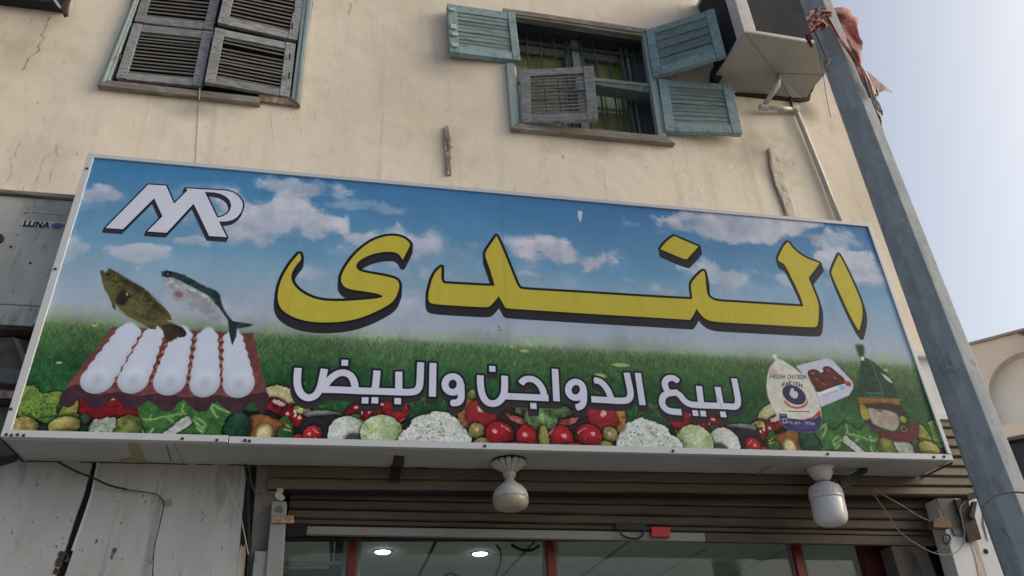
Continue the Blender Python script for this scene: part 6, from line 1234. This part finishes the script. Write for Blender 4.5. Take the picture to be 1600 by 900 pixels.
# seam, scratches and sticker remains on the shaft
for (k0, off_) in ((0, .5),):
    a0_ = az0 + math.radians(28.7 - 22.5); q = []
    for z in (.3, 3, 6, 9.8):
        R_ = pole_r(z) * math.cos(math.radians(22.5)) + .0005; q.append((cx_ + R_ * math.cos(a0_ - .28), YPo + R_ * math.sin(a0_ - .28), z))
    MB().tube(q, .0022, 5).build('weld_seam', M['galv'], pl_)
MB().box(cx_ - .22, cx_ + .22, YPo - .22, YPo + .22, .12, .14).build('base_plate', M['galv'], pl_, bevel=.004)
MB().tube([(cx_ - .1, YPo, 9.9), (cx_ - .1, YPo - .1, 10.3), (cx_ - .1, YPo - 1.2, 10.6)], .05, 10).build('lamp_arm', M['galv'], pl_)
MB().hexa([(cx_ - .25, YPo - 1.7, 10.52), (cx_ + .05, YPo - 1.7, 10.52), (cx_ + .05, YPo - 1.7, 10.62), (cx_ - .25, YPo - 1.7, 10.62), (cx_ - .25, YPo - 1.1, 10.55), (cx_ + .05, YPo - 1.1, 10.55), (cx_ + .05, YPo - 1.1, 10.68), (cx_ - .25, YPo - 1.1, 10.68)]).build('lamp_head', M['galv'], pl_, bevel=.02)
YV = -.86
wire([(1272, 45), (1276, 56), (1283, 70), (1290, 88), (1294, 100), (1288, 104), (1293, 98), (1297, 92), (1289, 96), (1295, 102)], .0042, M['wire_black'], 'thin black wire knotted on the face of the pole under the cloth', YV)
wire([(1276, 70), (1285, 110), (1291, 150), (1298, 184)], .0018, M['wire_grey'], 'hair thin wire end hanging left of the pole below the cloth', -.72)
wire([(1536, 793), (1548, 781), (1560, 773), (1580, 769), (1600, 770), (1650, 778)], .004, M['wire_black'], 'dark wire crossing the pole near the bottom right corner', YV + .0)
# ------------------------------------------------------------------ tattered cloth tied round the pole
clt = thing('cloth', (4.1, -.75, 4.8), 'tattered red and grey printed cloth tied round the pole near the top right', 'cloth')
def ribbon(cl_, wd_, Yb, name, amp=.02, nw=9, seed=0, par=clt, fr=3.0):
    """a ruffled band of cloth following a path given in the picture, on the plane Yb"""
    n = 26; v = []; f = []
    cp = np.array(cl_, float); t_ = np.linspace(0, len(cp) - 1, n); 
    for i, t in enumerate(t_):
        a = int(min(t, len(cp) - 2)); fr_ = t - a; x = cp[a, 0] * (1 - fr_) + cp[a + 1, 0] * fr_; y = cp[a, 1] * (1 - fr_) + cp[a + 1, 1] * fr_; w0 = wd_[a] * (1 - fr_) + wd_[a + 1] * fr_
        dx, dy = cp[a + 1] - cp[a]; L = math.hypot(dx, dy) + 1e-6; nx_, ny_ = -dy / L, dx / L; w0 *= 1 + .5 * mnoise.noise(Vector((i * .28, seed * 5.1, 0)))
        for k in range(nw):
            s_ = (k / (nw - 1) * 2 - 1); Yd = Yb + amp * math.sin(s_ * fr * 2.2 + i * .35 + seed) + amp * .8 * mnoise.noise(Vector((s_ * 2.3, i * .33, seed * 3.1)))
            v.append(onY(x + nx_ * s_ * w0, y + ny_ * s_ * w0, Yd))
    for i in range(n - 1):
        for k in range(nw - 1): f.append((i * nw + k, i * nw + k + 1, (i + 1) * nw + k + 1, (i + 1) * nw + k))
    o = mk(name, v, f, M['palecloth'] if name in ('lower_tatter', 'wisp') else M['cloth'], par, smooth=True, recalc=False); s = o.modifiers.new('thickness', 'SOLIDIFY'); s.thickness = .002; return o
ribbon([(1262, 34), (1272, 24), (1286, 20), (1300, 22)], [8, 10, 8, 4], -.845, 'wrapped_band', .012, seed=1)
ribbon([(1264, 46), (1274, 40), (1288, 38), (1286, 46)], [7, 9, 7, 2], -.865, 'knot_fold', .014, seed=2)
ribbon([(1262, 52), (1264, 64), (1269, 74)], [5, 5, 2], -.78, 'loose_loop', .015, seed=3)
ribbon([(1298, 16), (1312, 24), (1322, 40), (1331, 60), (1338, 82), (1342, 100)], [5, 14, 19, 15, 9, 4], -.70, 'hanging_fold', .016, seed=4, fr=1.6)
ribbon([(1322, 30), (1334, 42), (1340, 70), (1342, 96)], [3, 5, 5, 3], -.66, 'outer_fold', .010, seed=5)
ribbon([(1288, 17), (1296, 34), (1308, 54), (1324, 76), (1334, 92), (1343, 108), (1352, 130), (1360, 152)], [3, 3.5, 3, 3, 3.5, 4, 4, 3], -.80, 'twisted_edge', .008, seed=6, nw=5)
ribbon([(1341, 98), (1350, 118), (1358, 138), (1362, 156), (1368, 172), (1374, 188), (1378, 204)], [4, 8, 6, 5, 7, 6, 2], -.70, 'lower_tatter', .02, seed=7)
ribbon([(1364, 150), (1370, 164), (1378, 176), (1374, 190), (1379, 206)], [1.5, 4, 3.5, 2.5, 1], -.64, 'wisp', .01, seed=9, nw=5)
ribbon([(1352, 116), (1362, 132), (1371, 146), (1364, 152)], [3, 5, 4, 1], -.64, 'wisp', .01, seed=10, nw=5)
fv = [onY(x, y, Y_) for x, y, Y_ in ((1343, 104, -.70), (1358, 114, -.66), (1376, 129, -.60), (1394, 144.5, -.55), (1382, 141, -.60), (1372, 146, -.62), (1362, 148, -.68), (1352, 126, -.70))]
o = mk('pennant_tip', fv, [(0, 1, 7), (1, 2, 6, 7), (2, 5, 6), (2, 3, 4, 5)], M['cloth'], clt, recalc=False); o.modifiers.new('thickness', 'SOLIDIFY').thickness = .002
